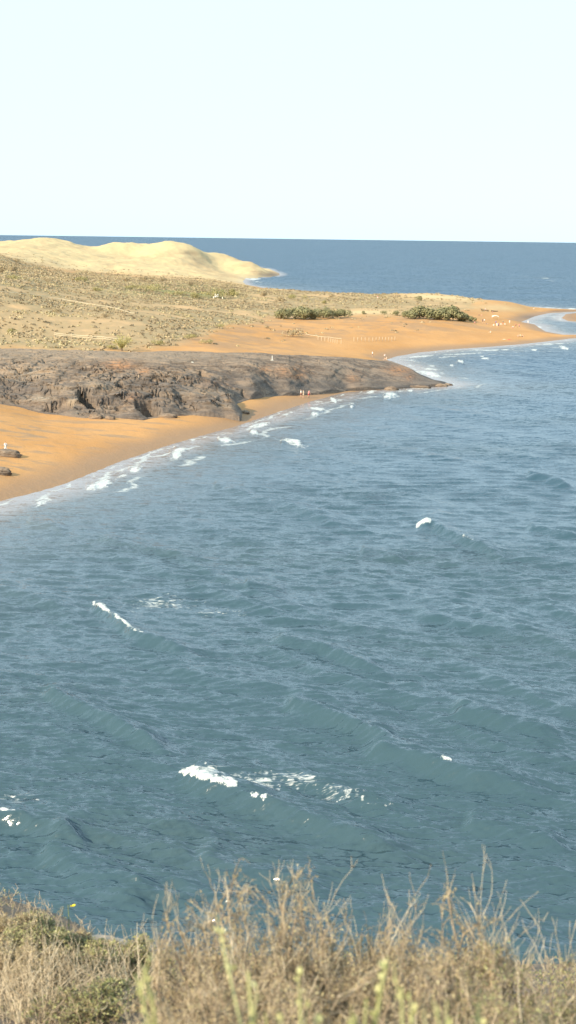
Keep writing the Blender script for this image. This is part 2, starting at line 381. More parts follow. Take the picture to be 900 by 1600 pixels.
def rock_z(X, Y, sdr):
    h = rock_rbf(X, Y)
    rt = sst(-8, 8, X); edge = sst(-0.4, 2.6 + 1.6 * rt, sdr + (1.1 - .75 * rt) * fbm(X / 5, Y / 5, 3, 81))
    base = h
    # tilted strata: stepped ledges along a dipping direction
    q = (-X * 0.16 + Y * 0.9) / 4.2 + 0.9 * fbm(X / 9, Y / 9, 3, 83)
    step = (np.floor(q) + sst(0.55, 1.0, q - np.floor(q))) - q + 0.3
    q2 = (-X * 0.30 + Y * 0.95) / 9.0 + 1.2 * fbm(X / 16, Y / 16, 3, 93); slab = (np.floor(q2) + sst(0.72, 1.0, q2 - np.floor(q2))) - q2 + 0.35
    rough = 0.75 * step + 1.25 * slab * sst(322, 300, Y) + 0.32 * ridged(X / 16, Y / 6, 4, 85) + 0.16 * fbm(X / 3.4, Y / 1.8, 4, 88)
    amt = np.clip((h - 0.3) / 3, 0.12, 1)
    flat = sst(320, 350, Y)
    z = base + edge * amt * (rough * (1 - 0.5 * flat)) - 0.3 * amt
    return z, edge
xr = np.arange(min(x for x, y in ROCK) - 6, max(x for x, y in ROCK) + 4, 0.17)
yr = np.arange(min(y for x, y in ROCK) - 4, max(y for x, y in ROCK) + 5, 0.20)
XR, YR = np.meshgrid(xr, yr); sdr = sdist(XR, YR, ROCK)
ZR, ed = rock_z(XR, YR, sdr)
# the face of the outcrop: fissures, hollows and overhung clefts where the sun does not reach
for cx, cy, cz, rx, ry, dp, an in [(137, 632, 3.4, 1.7, 4.0, 4.6, .4), (232, 641, 2.6, 2.3, 3.6, 4.0, .3), (318, 590, 5.6, 1.1, 3.2, 2.8, .2), (376, 640, 1.6, .8, 2.0, 1.6, 0), (28, 590, 6.2, .7, 2.5, 1.2, .5), (95, 641, 2.6, 3.0, 1.2, 1.4, -.2),
                               (60, 606, 5.4, 1.8, 1.0, 1.0, .5), (24, 626, 4, 2.6, 1.0, 1.3, -.3), (190, 604, 6, .8, 2.2, 1.6, .3), (510, 596, 3.6, .45, 1.0, 1.5, .3), (455, 612, 2.2, .6, 1.6, 1.4, .4), (420, 606, 3.4, .5, 1.6, 1.2, -.3), (640, 590, 1.6, .3, .8, .5, .2),
                               (330, 612, 4.4, 2.2, .7, .8, 0), (250, 600, 6.2, 2.6, .6, .7, .2), (270, 620, 4.4, 3.0, .6, .9, -.1), (180, 645, 2.2, 1.6, .8, 1.1, .1), (385, 600, 4.6, .6, 2.2, 1.1, .5)]:
    p = P(cx, cy, cz); ca, sa = math.cos(an), math.sin(an)
    du = (XR - p[0]) * ca + (YR - p[1]) * sa; dv = -(XR - p[0]) * sa + (YR - p[1]) * ca
    wob = 0.25 * fbm(XR / 1.2, YR / 1.2, 3, 95)
    d = np.sqrt((du / rx) ** 2 + (dv / ry) ** 2) + wob
    ZR = ZR - dp * sst(1.08, 0.86, d)
floor_ = land_z(XR, YR) - 0.2
keep = sdr > -1.6
fst = (XR * 0.12 + YR * 0.99) / 1.6 + 0.8 * fbm(XR / 5, YR / 5, 3, 103); fst2 = (-XR * 0.22 + YR * 0.97) / 0.95 + 1.1 * fbm(XR / 6, YR / 6, 3, 107)
gate_ = sst(-.3, .4, fbm(XR / 8, YR / 8, 2, 109)); rg = (.95 - 0.6 * sst(294, 322, YR)) * (1 - .7 * sst(0, 12, XR))
ZR = ZR + ed * rg * (0.26 * gate_ * ((fst % 1) ** 2 - .33) + 0.34 * (1 - .6 * gate_) * ((fst2 % 1) ** 1.5 - .4) + .10 * fbm(XR / .9, YR / .9, 3, 111))
cr1 = np.abs(fbm((YR - .22 * XR) / 2.6, (XR + .22 * YR) / 14, 4, 121)); cr2 = np.abs(fbm((XR * .75 + YR * .7) / 5.5, (XR - .5 * YR) / 9, 4, 131))
ZR = ZR - ed * (.8 - .6 * sst(296, 325, YR)) * (1 - .6 * sst(2, 14, XR)) * (1.0 * sst(.06, 0, cr1) + 1.3 * sst(.035, 0, cr2))
ZR = np.where(sdr < -0.2, floor_ - 0.4, np.maximum(ZR, floor_ + 0.25))
xo = 0.5 * fbm(XR / 2.2 + 9, ZR / 1.1, 3, 97) * ed; yo = -0.7 * np.maximum(0, ridged(XR / 4, ZR / 0.9, 3, 99)) * ed * sst(335, 300, YR)
idx = grid_faces(*XR.shape); kf = keep.ravel()[idx].all(1); idx = idx[kf]
used = np.unique(idx); remap = np.full(XR.size, -1); remap[used] = np.arange(len(used))
VR = np.stack([XR + xo, YR + yo, ZR], -1).reshape(-1, 3)[used]
pxr, pyr = proj(VR[:, 0], VR[:, 1], VR[:, 2])
orr = np.zeros(len(VR))
for cx, cy, sx, sy, a in [(465, 588, 12, 5, 1), (450, 580, 30, 8, .45), (185, 570, 22, 7, .8), (205, 620, 9, 5, .6), (625, 578, 22, 8, .8), (555, 590, 12, 10, .4), (640, 590, 10, 6, .6), (225, 580, 10, 4, .7), (415, 577, 10, 5, .6), (335, 600, 25, 5, .3)]:
    orr = np.maximum(orr, a * np.exp(-((pxr - cx) / sx) ** 2 - ((pyr - cy) / sy) ** 2))
pale = np.zeros(len(VR))
for cx, cy, sx, sy, a in [(62, 622, 22, 5, 1), (112, 628, 8, 6, .8), (100, 608, 30, 8, .45), (120, 645, 8, 4, .6), (345, 634, 20, 4, .6), (150, 600, 40, 12, .35), (40, 585, 60, 14, .35), (300, 612, 60, 8, .3)]:
    pale = np.maximum(pale, a * np.exp(-((pxr - cx) / sx) ** 2 - ((pyr - cy) / sy) ** 2))
wetr = sst(0.9, 0.2, VR[:, 2]) * (pxr > 540)
m_rock, t, b = newmat('headland_rock'); N = NT(t)
pos = N.n('ShaderNodeNewGeometry').outputs['Position']
r1 = N.noise(N.scale(pos, (.45, .9, 3.0), .1), 0.25, 6, .65, .6).outputs['Fac']
r2 = N.noise(N.scale(pos, (.4, .9, 3.5), .15), 1.3, 5, .65).outputs['Fac']
r3 = N.noise(pos, 5, 3, .6).outputs['Fac']
rc = N.mix(N.ss(r1, .42, .58), (0.12, 0.090, 0.068), (0.245, 0.182, 0.13))
rc = N.mix(N.math('MULTIPLY', N.ss(r2, .48, .7), 0.75), rc, (0.30, 0.235, 0.175))
rc = N.mix(N.math('MULTIPLY', N.ss(r3, .55, .75), 0.4), rc, (0.10, 0.085, 0.07))
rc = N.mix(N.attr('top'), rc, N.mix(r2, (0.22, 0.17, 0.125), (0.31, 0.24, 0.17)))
rc = N.mix(N.attr('pale'), rc, (0.42, 0.33, 0.23))
rc = N.mix(N.math('MULTIPLY', N.attr('rust'), N.ss(r2, .38, .55)), rc, (0.42, 0.20, 0.085))
rc = N.mix(N.attr('wetr'), rc, (0.05, 0.045, 0.04))
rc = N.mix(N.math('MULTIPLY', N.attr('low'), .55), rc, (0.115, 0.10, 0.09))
N.l(rc, b.inputs['Base Color']); b.inputs['Roughness'].default_value = 0.85; b.inputs['Specular IOR Level'].default_value = 0.25
bu = N.n('ShaderNodeBump'); bu.inputs['Strength'].default_value = 0.9; bu.inputs['Distance'].default_value = 0.3
N.l(N.math('ADD', r2, N.math('MULTIPLY', r3, 0.3)), bu.inputs['Height']); N.l(bu.outputs[0], b.inputs['Normal'])
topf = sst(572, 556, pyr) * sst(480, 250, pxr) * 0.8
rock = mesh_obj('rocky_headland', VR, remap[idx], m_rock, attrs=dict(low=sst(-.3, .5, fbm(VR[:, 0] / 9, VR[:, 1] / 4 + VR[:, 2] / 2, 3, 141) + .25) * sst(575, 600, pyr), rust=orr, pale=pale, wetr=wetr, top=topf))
tag(rock, kind='structure')
def rock_at(px, py, z0=6):
    z = z0
    for _ in range(25):
        p = P(px, py, z); i = int(np.clip(round((p[0] - xr[0]) / .17), 0, len(xr) - 1)); j = int(np.clip(round((p[1] - yr[0]) / .20), 0, len(yr) - 1))
        z = 0.6 * z + 0.4 * ZR[j, i]
    return P(px, py, z)

# ================================================================== SEA
us = spread(-0.225, 0.225, 0.00055, 4.0)
dys = np.r_[np.linspace(2600, 1290, 120)[:-1], np.arange(1290, 62, -1.1), 62 * 0.965 ** np.arange(0, 112)]
ys = H * F / dys
U, Y = np.meshgrid(us, ys); X = U * Y
px, py = proj(X, Y, 0 * X)
sd = -np.maximum(sdist(X, Y, COAST), sdist(X, Y, ISLET))            # >0 in the water
cell = np.maximum(np.gradient(ys)[:, None] * np.ones_like(X), 0.00055 * Y)
damp = sst(-1, 28, sd); damp2 = 0.12 + 0.88 * damp
Zs = np.zeros_like(X)
wr = np.random.default_rng(12)
def wave(L, ang, amp, ph, warp=0.0, sharp=1.0, gate=None):
    k = 2 * np.pi / L; dx, dy_ = math.cos(ang), math.sin(ang)
    a = k * (X * dx + Y * dy_) + ph
    if warp: a = a + warp * fbm(X / (L * 2.6), Y / (L * 2.6), 2, int(ph * 10) % 50)
    s = np.sin(a)
    if sharp > 1: s = 2 * ((0.5 + 0.5 * s) ** sharp) - 0.6
    f = sst(2.0, 4.5, L / cell)
    if gate is not None: f = f * gate
    return amp * s * f
grp = sst(-0.35, 0.45, fbm(X / 26, Y / 34, 2, 7))
grp2 = sst(-0.3, 0.4, fbm(X / 20 + 5, Y / 24, 2, 17))
# swell rolling in towards the beach (to the lower left)
Zs += wave(15, R(212), 0.16, 0.3, 1.3, 2.2, grp) + wave(9.5, R(224), 0.05, 1.7, 1.6, 2.0, grp2) + wave(23, R(205), 0.08, 2.9, 1.5) + wave(8.0, R(238), 0.05, 4.1, 2.0, 1.6, grp)
# wind chop
for i in range(70):
    L = 0.40 * (5.0 / 0.40) ** (wr.random() ** 1.25); an = R(258 + wr.normal() * 20)
    gx = sst(-0.5, 0.4, perlin(X / (L * 7) + i * 3.1, Y / (L * 9) + i, i)) if L > 1.0 else None
    Zs += wave(L, an, 0.0132 * L ** 0.74, wr.random() * 6.28, 0.5 if L > 1.5 else 0, 1.0, gx)
foam = np.zeros_like(X); trail = np.zeros_like(X)
def poly_px(pts):
    """distance measured on the picture of the water sheet, arc position and side of a crest line"""
    best = np.full(X.shape, 1e9); side = np.zeros(X.shape); s = np.zeros(X.shape); L = 0
    P_ = np.array(pts, float); tot = np.sum(np.linalg.norm(np.diff(P_, axis=0), axis=1))
    x0, x1 = P_[:, 0].min() - 150, P_[:, 0].max() + 150; y0, y1 = P_[:, 1].min() - 80, P_[:, 1].max() + 80
    m = (px > x0) & (px < x1) & (py > y0) & (py < y1)
    xx, yy = px[m], py[m]; B = np.full(xx.shape, 1e9); S = np.zeros(xx.shape); A = np.zeros(xx.shape)
    for i in range(len(P_) - 1):
        a, c = P_[i], P_[i + 1]; d = c - a; l2 = d @ d
        t = np.clip(((xx - a[0]) * d[0] + (yy - a[1]) * d[1]) / l2, 0, 1)
        ex, ey = xx - a[0] - t * d[0], yy - a[1] - t * d[1]; q = np.hypot(ex, ey); u = q < B
        B[u] = q[u]; S[u] = np.sign(d[0] * ey - d[1] * ex)[u]; A[u] = ((L + t * math.sqrt(l2)) / tot)[u]; L += math.sqrt(l2)
    return m, B, S, A
def crest(pts, amp, wf, wb, fo=0.0, fw=6, f0=0.0, f1=1.0, ends=0.12):
    m, B, S, A = poly_px(pts)
    front = S > 0
    jag = np.clip(1 + 0.7 * perlin(px[m] / 12, py[m] / 8, 3) + .35 * perlin(px[m] / 5, py[m] / 1.8, 8), .4, 2) * (1.45 - .8 * np.clip((A - f0) / (f1 - f0), 0, 1))
    prof = np.where(front, np.exp(-(B / wf) ** 2), np.exp(-(B / wb) ** 1.4))
    e = sst(0, ends, A) * sst(1, .7, A)
    endf = np.exp(-np.maximum(B - 40, 0) / 5)
    Zs[m] += 2.5 * amp * prof * e * endf
    if fo:
        fe = sst(f0 - .02, f0 + .04, A) * sst(f1 + .02, f1 - .08, A)
        jf = np.clip(1 + .5 * perlin(px[m] / 16, py[m] / 10, 3), .6, 1.5) * (1.45 - .8 * np.clip((A - f0) / (f1 - f0), 0, 1))
        ff = np.where(front, np.exp(-(B / (fw * .5 * jf)) ** 3), np.exp(-(B / (fw * 1.15 * jag)) ** 1.3))
        foam[m] = np.maximum(foam[m], fo * ff * fe * np.clip(.95 + 1.1 * perlin(px[m] / 13 + 3, py[m] / 30, 18), .45, 1.2))
        Zs[m] += 0.05 * amp * ff * fe
def patch(cx, cy, rx, ry, a, an=0.0, T=trail):
    ca, sa = math.cos(an), math.sin(an)
    u = ((px - cx) * ca + (py - cy) * sa) / rx; v = (-(px - cx) * sa + (py - cy) * ca) / ry
    m = (u * u + v * v) < 8; r0 = min(rx, 14.0); wv = perlin(px[m] / (r0 * .55) + cx, py[m] / (ry * .9) + cy, 5); wv2 = perlin(px[m] / (r0 * .5), py[m] / (ry * .3), 6)
    u[m] += .75 * wv + .4 * wv2; v[m] += .55 * wv2 + .4 * wv
    T[m] = np.maximum(T[m], a * np.exp(-(u * u + v * v)[m]))
# many lesser crests of the same swell, each with its own place, length and height
rr = np.random.default_rng(44)
for i in range(36):
    y0 = 640 + 860 * rr.random() ** .8; x0 = rr.uniform(-120, 900); q = (y0 - 372) / 900; ln = (220 + 380 * rr.random()) * (.45 + .75 * q); sl = .17 + .10 * rr.random() + .12 * q
    if y0 < 800 - .28 * x0 + 60: continue
    crest([(x0 + ln * t_, y0 + ln * (sl * t_ + .10 * math.sin(2.5 * t_ + i) * (1 - t_)) ) for t_ in np.linspace(0, 1, 6)], (.09 + .15 * rr.random() ** 1.5), 2.5 + 6 * q, 8 + 20 * q, ends=.4)
# named breakers of the photograph
crest([(143, 938), (150, 952), (172, 966), (190, 980), (205, 992), (225, 1000), (243, 1006), (275, 1018), (330, 1030)], .30, 5, 16, 1.0, 4.2, 0.0, .52)
crest([(276, 1204), (292, 1222), (315, 1236), (345, 1246), (380, 1256), (412, 1266), (445, 1278), (520, 1304), (600, 1328), (680, 1345)], .40, 10, 32, 0, 8, 0, 1, .12)
crest([(280, 1209), (292, 1222), (315, 1236), (345, 1246), (376, 1252)], .015, 8, 14, 1.2, 8)
patch(299, 1214, 15, 9, 1.3, .7, foam); patch(322, 1232, 24, 8, 1.25, .4, foam); patch(352, 1243, 20, 5, 1.0, .2, foam)
patch(398, 1264, 8, 3.5, 1.05, .15, foam); patch(413, 1268, 13, 3, .95, .15, foam)
crest([(560, 1175), (640, 1195), (690, 1212), (740, 1226), (820, 1240), (890, 1248)], .42, 8, 26, 0, 5)
crest([(688, 1208), (696, 1211), (706, 1213)], .03, 5, 6, 0.9, 4.5)
crest([(648, 821), (660, 823), (676, 824), (690, 832), (715, 846), (745, 858), (800, 880)], .34, 4.5, 13, 0, 3)
crest([(650, 822), (660, 823), (674, 824)], .06, 5, 6, 1.2, 4.5)
crest([(686, 830), (694, 834)], .02, 4, 4, .7, 3); crest([(722, 850), (742, 857)], .02, 3, 3, .6, 2.2)
crest([(-30, 1282), (5, 1287), (32, 1292), (90, 1310), (150, 1330)], .35, 8, 22, 1.0, 5, 0, .34)
crest([(60, 1085), (110, 1110), (170, 1135), (230, 1165), (280, 1190)], .36, 7, 20)
crest([(420, 1005), (500, 1020), (560, 1045), (620, 1060)], .32, 5, 16); crest([(380, 918), (420, 920), (450, 926)], .2, 5, 12)
crest([(440, 1105), (500, 1125), (570, 1150), (630, 1172)], .34, 6, 18); crest([(560, 862), (600, 868), (640, 876)], .2, 4, 10)
crest([(820, 742), (860, 752), (900, 764)], .3, 3.5, 9); crest([(330, 760), (360, 768), (400, 776)], .2, 4, 9); crest([(820, 824), (870, 836), (920, 846)], .26, 4, 10)
crest([(40, 815), (75, 824), (110, 836)], .2, 4, 10); crest([(60, 1330), (120, 1370), (190, 1400), (260, 1420)], .24, 15, 34)
crest([(300, 1340), (380, 1370), (450, 1380), (540, 1400)], .22, 8, 22); crest([(700, 1120), (780, 1140), (900, 1166)], .30, 6, 20); crest([(640, 960), (740, 985), (860, 1010)], .22, 4.5, 14); crest([(150, 845), (230, 862), (330, 880)], .2, 3.5, 10); crest([(720, 1290), (800, 1310), (900, 1330)], .25, 8, 24)
patch(245, 942, 66, 14, .62); patch(330, 958, 60, 9, .5); patch(205, 960, 25, 12, .5)
patch(395, 1230, 56, 15, .72, .05); patch(455, 1226, 62, 14, .62, .1); patch(530, 1248, 66, 13, .62, .12); patch(330, 1222, 30, 14, 1.0); patch(600, 1265, 40, 10, .4, .1)
patch(30, 1252, 45, 10, .55); patch(240, 1172, 45, 14, .35, .3); patch(130, 960, 20, 6, .25); patch(730, 840, 40, 8, .4, .3)
# surf along the near beach
for cx, cy, rx, ry, a, *an in [(160, 757, 18, 7, 1.25, -.45), (143, 762, 10, 4, 1.2, -.3), (212, 734, 12, 5, 1.1, -.35), (190, 744, 10, 3, .9, -.3), (275, 711, 12, 7, 1.2, -.6), (283, 703, 12, 3.5, 1.1, -.1), (352, 688, 13, 5, 1.25, .1), (352, 678, 20, 3, .7, -.1),
                              (397, 676, 8, 5, 1.1, .2), (408, 665, 18, 3.5, 1.1, -.25), (457, 692, 20, 4, 1.25, .18), (470, 697, 18, 4, .6), (492, 648, 8, 4, 1.2), (497, 640, 16, 3.2, 1.1, .1), (521, 625, 7, 4, 1.2, .5), (497, 628, 10, 2, .8), (550, 638, 4, 2.4, 1.1),
                              (611, 618, 13, 4, 1.3, .1), (606, 622, 8, 3, 1.1), (641, 611, 7, 3, 1.1), (580, 612, 8, 3, 1.0, -.4), (65, 785, 14, 5, .95, -.2), (70, 779, 18, 1.8, 1.0, .15), (60, 790, 8, 2.2, 1, -.5), (232, 706, 14, 1.4, .8, .25), (655, 606.5, 22, 1.6, 1.0),
                              (690, 603, 12, 1.6, 1.0), (500, 618, 16, 1.5, .8, -.25), (445, 648, 30, 2, .6, -.35),
                              (670, 584, 20, 3.2, 1.2, .15), (680, 588, 12, 2.5, 1.1), (672, 577, 18, 1.8, 1.0, .1), (650, 581, 24, 1.5, .8), (640, 572, 20, 1.3, .7), (720, 567, 7, 2.2, 1.2, .2), (706, 571, 5, 2, 1.0), (758, 560, 9, 2.4, 1.1), (753, 556, 6, 1.8, .9),
                              (835, 547, 6, 1.5, 1.2), (808, 551, 5, 1.2, .8), (882, 544, 7, 2.4, 1.3, .1), (877, 541, 8, 1.3, 1.0), (700, 558, 30, 1.6, .8, -.06), (655, 557, 35, 1.5, .95, -.08), (770, 547, 45, 1.3, 1.0, -.05), (860, 537.5, 34, 1.1, 1.1, -.04),
                              (640, 563, 24, 1.2, .8), (720, 553, 60, 1.6, .8, -.06), (800, 556, 10, 1, .6),
                              (396, 436, 14, 1.5, 1.3), (402, 440, 12, 1.2, .9, .2), (476, 457.5, 16, 1.0, 1.0, .08), (492, 459, 7, 1.2, 1.3), (860, 481, 35, .9, 1.1, .06), (893, 482.5, 10, 1.2, 1.3), (843, 511, 4, 2, 1.1), (880, 506, 14, 1.2, .7), (875, 498, 3, 4, .8), (860, 520, 20, 1, .6),
                              (845, 434, 40, 1.2, .8, .06), (875, 440, 40, 1.3, .7, .06), (470, 415, 40, .8, .5, .03), (815, 430, 16, 1, .5)]:
    an = an[0] if an else 0.0
    patch(cx, cy, rx, ry, a, an, foam)
    if cy > 560 and a > 1: crest([(cx - rx, cy - 1 + (-math.sin(-an)) * 0), (cx, cy), (cx + rx, cy + 1)], .3, 3, 6)
swash = sst(9.5 + 3 * fbm(X / 9, Y / 9, 3, 55), 1.0, sd + 1.5 * fbm(X / 4, Y / 4, 2, 57)) * sst(-2, 0, sd)
lace = np.exp(-((sd - 3.6 - 3.2 * fbm(X / 11, Y / 11, 3, 58)) / 0.7) ** 2) * sst(-.2, .3, perlin(X / 14, Y / 14, 9)) * (Y < 760)
lace2 = np.exp(-((sd - 8.5 - 4.5 * fbm(X / 16, Y / 16, 3, 158)) / 1.0) ** 2) * sst(-.25, .2, perlin(X / 12, Y / 12, 19)) * (Y < 900)
lace3 = np.exp(-((sd - 1.2 - 1.6 * fbm(X / 6, Y / 6, 3, 258)) / 0.45) ** 2) * sst(-.3, .2, perlin(X / 9, Y / 9, 29)) * (Y < 420)
far_bay = sst(380, 450, Y) * (Y < 800) * sst(70, 0, sd)
lace4 = far_bay * sst(.12, .5, perlin(X / 26, (Y + X * .3) / 7, 39) + .4 * perlin(X / 9, Y / 3, 49))
trail = np.maximum.reduce([trail, .9 * lace, .8 * lace2, .9 * lace3, .85 * lace4])
shal = np.exp(-np.maximum(sd, 0) / (9 + 0.012 * Y)) * sst(1400, 900, Y)
bay = sst(700, 560, px) * 0 + np.exp(-np.maximum(sd, 0) / 28) * sst(590, 615, px) * sst(600, 560, py) * sst(505, 520, py)
Zs = Zs * damp2
Zs = np.where(sd < -4, -0.8, Zs + np.where(sd < 0, 0.04 * sd, 0))
m_sea, t, b = newmat('sea_water'); N = NT(t)
g = N.n('ShaderNodeNewGeometry'); pos = g.outputs['Position']
pw = N.scale(pos, (1.0, 0.55, 1), R(35))
a1 = N.noise(N.scale(pos, (.42, 1.1, 0), R(-6)), 1.0, 4, .62); a2 = N.noise(N.scale(pos, (.5, 1.1, 0), R(9)), 3.4, 4, .6)
def slopes(col, k):
    v = N.n('ShaderNodeVectorMath', operation='SUBTRACT'); N.l(col, v.inputs[0]); v.inputs[1].default_value = (.5, .5, .5)
    s_ = N.n('ShaderNodeVectorMath', operation='MULTIPLY'); N.l(v.outputs[0], s_.inputs[0])
    if isinstance(k, tuple): s_.inputs[1].default_value = k
    else: N.l(k, s_.inputs[1])
    return s_.outputs[0]
dist = N.n('ShaderNodeVectorMath', operation='LENGTH'); N.l(pos, dist.inputs[0])
farf = N.ss(dist.outputs['Value'], 110, 700); farm = N.ss(dist.outputs['Value'], 60, 480)
cx = N.n('ShaderNodeCombineXYZ'); kk = N.math('ADD', N.math('MULTIPLY', farf, 2.4), 1.10)
calm = N.math('SUBTRACT', 1.0, N.math('MULTIPLY', N.attr('swash'), 0.85))
pat = N.noise(N.scale(pos, (.5, 1, 0), R(-8)), 0.035, 4, .6).outputs['Fac']
kk = N.math('MULTIPLY', kk, N.math('ADD', N.math('MULTIPLY', N.ss(pat, .3, .7), 0.9), 0.50))
kk = N.math('MULTIPLY', kk, calm)
N.l(kk, cx.inputs[0]); N.l(kk, cx.inputs[1])
s1 = slopes(a1.outputs['Color'], cx.outputs[0]); s2 = slopes(a2.outputs['Color'], cx.outputs[0])
a3 = N.noise(N.scale(pos, (.6, 1.1, 0), R(-14)), 9.0, 3, .6); cx3 = N.n('ShaderNodeCombineXYZ'); k3 = N.math('MULTIPLY', N.math('MULTIPLY', N.math('SUBTRACT', 1.0, farf), calm), .75); N.l(k3, cx3.inputs[0]); N.l(k3, cx3.inputs[1])
s3 = slopes(a3.outputs['Color'], cx3.outputs[0]); ad0 = N.n('ShaderNodeVectorMath', operation='ADD'); N.l(s2, ad0.inputs[0]); N.l(s3, ad0.inputs[1])
ad = N.n('ShaderNodeVectorMath', operation='ADD'); N.l(s1, ad.inputs[0]); N.l(ad0.outputs[0], ad.inputs[1])
ad2 = N.n('ShaderNodeVectorMath', operation='ADD'); N.l(ad.outputs[0], ad2.inputs[0]); N.l(g.outputs['Normal'], ad2.inputs[1])
no = N.n('ShaderNodeVectorMath', operation='NORMALIZE'); N.l(ad2.outputs[0], no.inputs[0])
fn = N.noise(pos, 3.4, 7, .78, .8).outputs['Fac']; fn2 = N.noise(N.scale(pos, (.55, 1.3, 0), R(-8)), 1.3, 7, .72, 1.5).outputs['Fac']
fm = N.ss(N.math('ADD', N.attr('foam'), N.math('MULTIPLY', N.math('SUBTRACT', fn, .5), 2.2)), .50, .95)
fm = N.math('MULTIPLY', fm, N.ss(N.attr('foam'), .08, .3))
tr = N.ss(N.math('ADD', N.math('MULTIPLY', N.attr('trail'), .36), N.math('SUBTRACT', fn2, .5)), .19, .31)
tr = N.math('MULTIPLY', N.math('MULTIPLY', tr, N.ss(N.attr('trail'), .05, .4)), .8)
fo = N.math('MAXIMUM', fm, tr)
deep = N.mix(farm, (0.038, 0.074, 0.090), (0.003, 0.042, 0.088))
deep = N.mix(N.math('MULTIPLY', N.ss(pat, .45, .7), .35), deep, (0.050, 0.080, 0.086))
deep = N.mix(N.attr('shal'), deep, (0.20, 0.20, 0.19))
deep = N.mix(N.math('MULTIPLY', N.attr('swash'), .8), deep, (0.30, 0.235, 0.20))
N.l(deep, b.inputs['Base Color']); N.l(N.math('SUBTRACT', .66, N.math('MULTIPLY', farm, .44)), b.inputs['Specular IOR Level']); b.inputs['IOR'].default_value = 1.333
N.l(N.math('ADD', N.math('MULTIPLY', farf, .14), .15), b.inputs['Roughness']); N.l(no.outputs[0], b.inputs['Normal'])
fb = N.n('ShaderNodeBsdfPrincipled'); fb.inputs['Roughness'].default_value = .8; fb.inputs['Specular IOR Level'].default_value = .1
N.l(N.mix(N.ss(fn, .40, .62), (0.34, 0.39, 0.39), (0.68, 0.67, 0.62)), fb.inputs['Base Color'])  # shading inside the foam is mixed into its colour by noise
mx = N.n('ShaderNodeMixShader'); N.l(fo, mx.inputs[0]); N.l(b.outputs[0], mx.inputs[1]); N.l(fb.outputs[0], mx.inputs[2])
N.l(mx.outputs[0], t.nodes['Material Output'].inputs['Surface'])
sea = mesh_obj('sea', np.stack([X, Y, Zs], -1).reshape(-1, 3), grid_faces(*X.shape), m_sea,
               attrs=dict(foam=foam, trail=trail, shal=np.maximum(shal, .45 * bay), swash=np.clip(swash, 0, 1)))
tag(sea, kind='structure')

# ================================================================== NEAR CLIFF TOP
def cliff_z(X, Y):
    edge = np.interp(X, [-6, -2.2, -1.6, -1.2, -0.85, 0, 6], [9.6, 9.3, 9.0, 8.7, 8.4, 8.2, 8.0]) + 0.35 * perlin(X * 1.7, Y * 0 + 3, 5)
    bump = np.interp(X, [-6, -1.75, -1.35, -1.0, -.6, 6], [.10, .08, -.02, -.12, -.16, -.22])
    z = 32.42 - 0.285 * Y + bump * sst(6.5, 8.8, Y) + 0.05 * fbm(X * 1.3, Y * 1.3, 4, 9)
    over = np.maximum(Y - edge, 0)
    return np.where(Y < 0, 32.42 - 0.05 * Y, z) - 1.5 * over - 0.06 * over * sst(0, 3, over) * fbm(X / 2, Y / 2, 4, 12) * 6
xc = np.r_[np.arange(-60, -6, 1.0), np.arange(-6, 6, .05), np.arange(6, 60, 1.0)]; yc = np.r_[np.arange(-12, 2, .5), np.arange(2, 11, .045), np.arange(11, 42, .4)]
XC, YC = np.meshgrid(xc, yc); ZC = cliff_z(XC, YC)
m_soil, t, b = newmat('cliff_soil'); N = NT(t); pos = N.n('ShaderNodeNewGeometry').outputs['Position']
c1 = N.noise(pos, 3, 5, .65).outputs['Fac']; c2 = N.noise(pos, 30, 3, .6).outputs['Fac']
cc = N.mix(c1, (0.12, 0.09, 0.06), (0.24, 0.18, 0.13)); cc = N.mix(N.math('MULTIPLY', N.ss(c2, .5, .7), .5), cc, (0.30, 0.235, 0.19))
N.l(cc, b.inputs['Base Color']); b.inputs['Roughness'].default_value = .95
bu = N.n('ShaderNodeBump'); bu.inputs['Distance'].default_value = .03; N.l(c2, bu.inputs['Height']); N.l(bu.outputs[0], b.inputs['Normal'])
cl = mesh_obj('cliff_ground', np.stack([XC, YC, ZC], -1).reshape(-1, 3), grid_faces(*XC.shape), m_soil); tag(cl, kind='structure')

# ================================================================== PLANTS
def plantmat(name, c0, c1, c2, rough=.85):
    m, t, b = newmat(name); N = NT(t)
    a = N.attr('tint'); c = N.mix(N.ss(a, 0, .5), c0, c1); c = N.mix(N.ss(a, .5, 1), c, c2)
    N.l(c, b.inputs['Base Color']); b.inputs['Roughness'].default_value = rough; b.inputs['Specular IOR Level'].default_value = .15
    return m
M_dry = plantmat('dry_twig', (0.22, 0.17, 0.12), (0.41, 0.32, 0.215), (0.58, 0.48, 0.345))
M_stem = plantmat('pale_stem', (0.36, 0.29, 0.20), (0.55, 0.46, 0.32), (0.66, 0.57, 0.42))
M_leafd = plantmat('dry_leaf', (0.22, 0.175, 0.10), (0.37, 0.30, 0.17), (0.47, 0.41, 0.23))
M_leafg = plantmat('green_leaf', (0.13, 0.15, 0.06), (0.28, 0.28, 0.12), (0.42, 0.42, 0.20))
M_sprig = plantmat('yellow_green_sprig', (0.26, 0.27, 0.11), (0.38, 0.38, 0.17), (0.47, 0.46, 0.23))
def unit(v): return v / (np.linalg.norm(v, axis=-1, keepdims=True) + 1e-9)
def walk(p0, d0, L, S, curl, g, up=0.0):
    """N curved shoots from p0 along d0, length L"""
    n = len(p0); out = np.zeros((n, S, 3)); out[:, 0] = p0; d = unit(d0)
    for s in range(1, S):
        d = unit(d + g.normal(size=(n, 3)) * curl + np.array([0, 0, up]))
        out[:, s] = out[:, s - 1] + d * (L / (S - 1))[:, None]
    return out
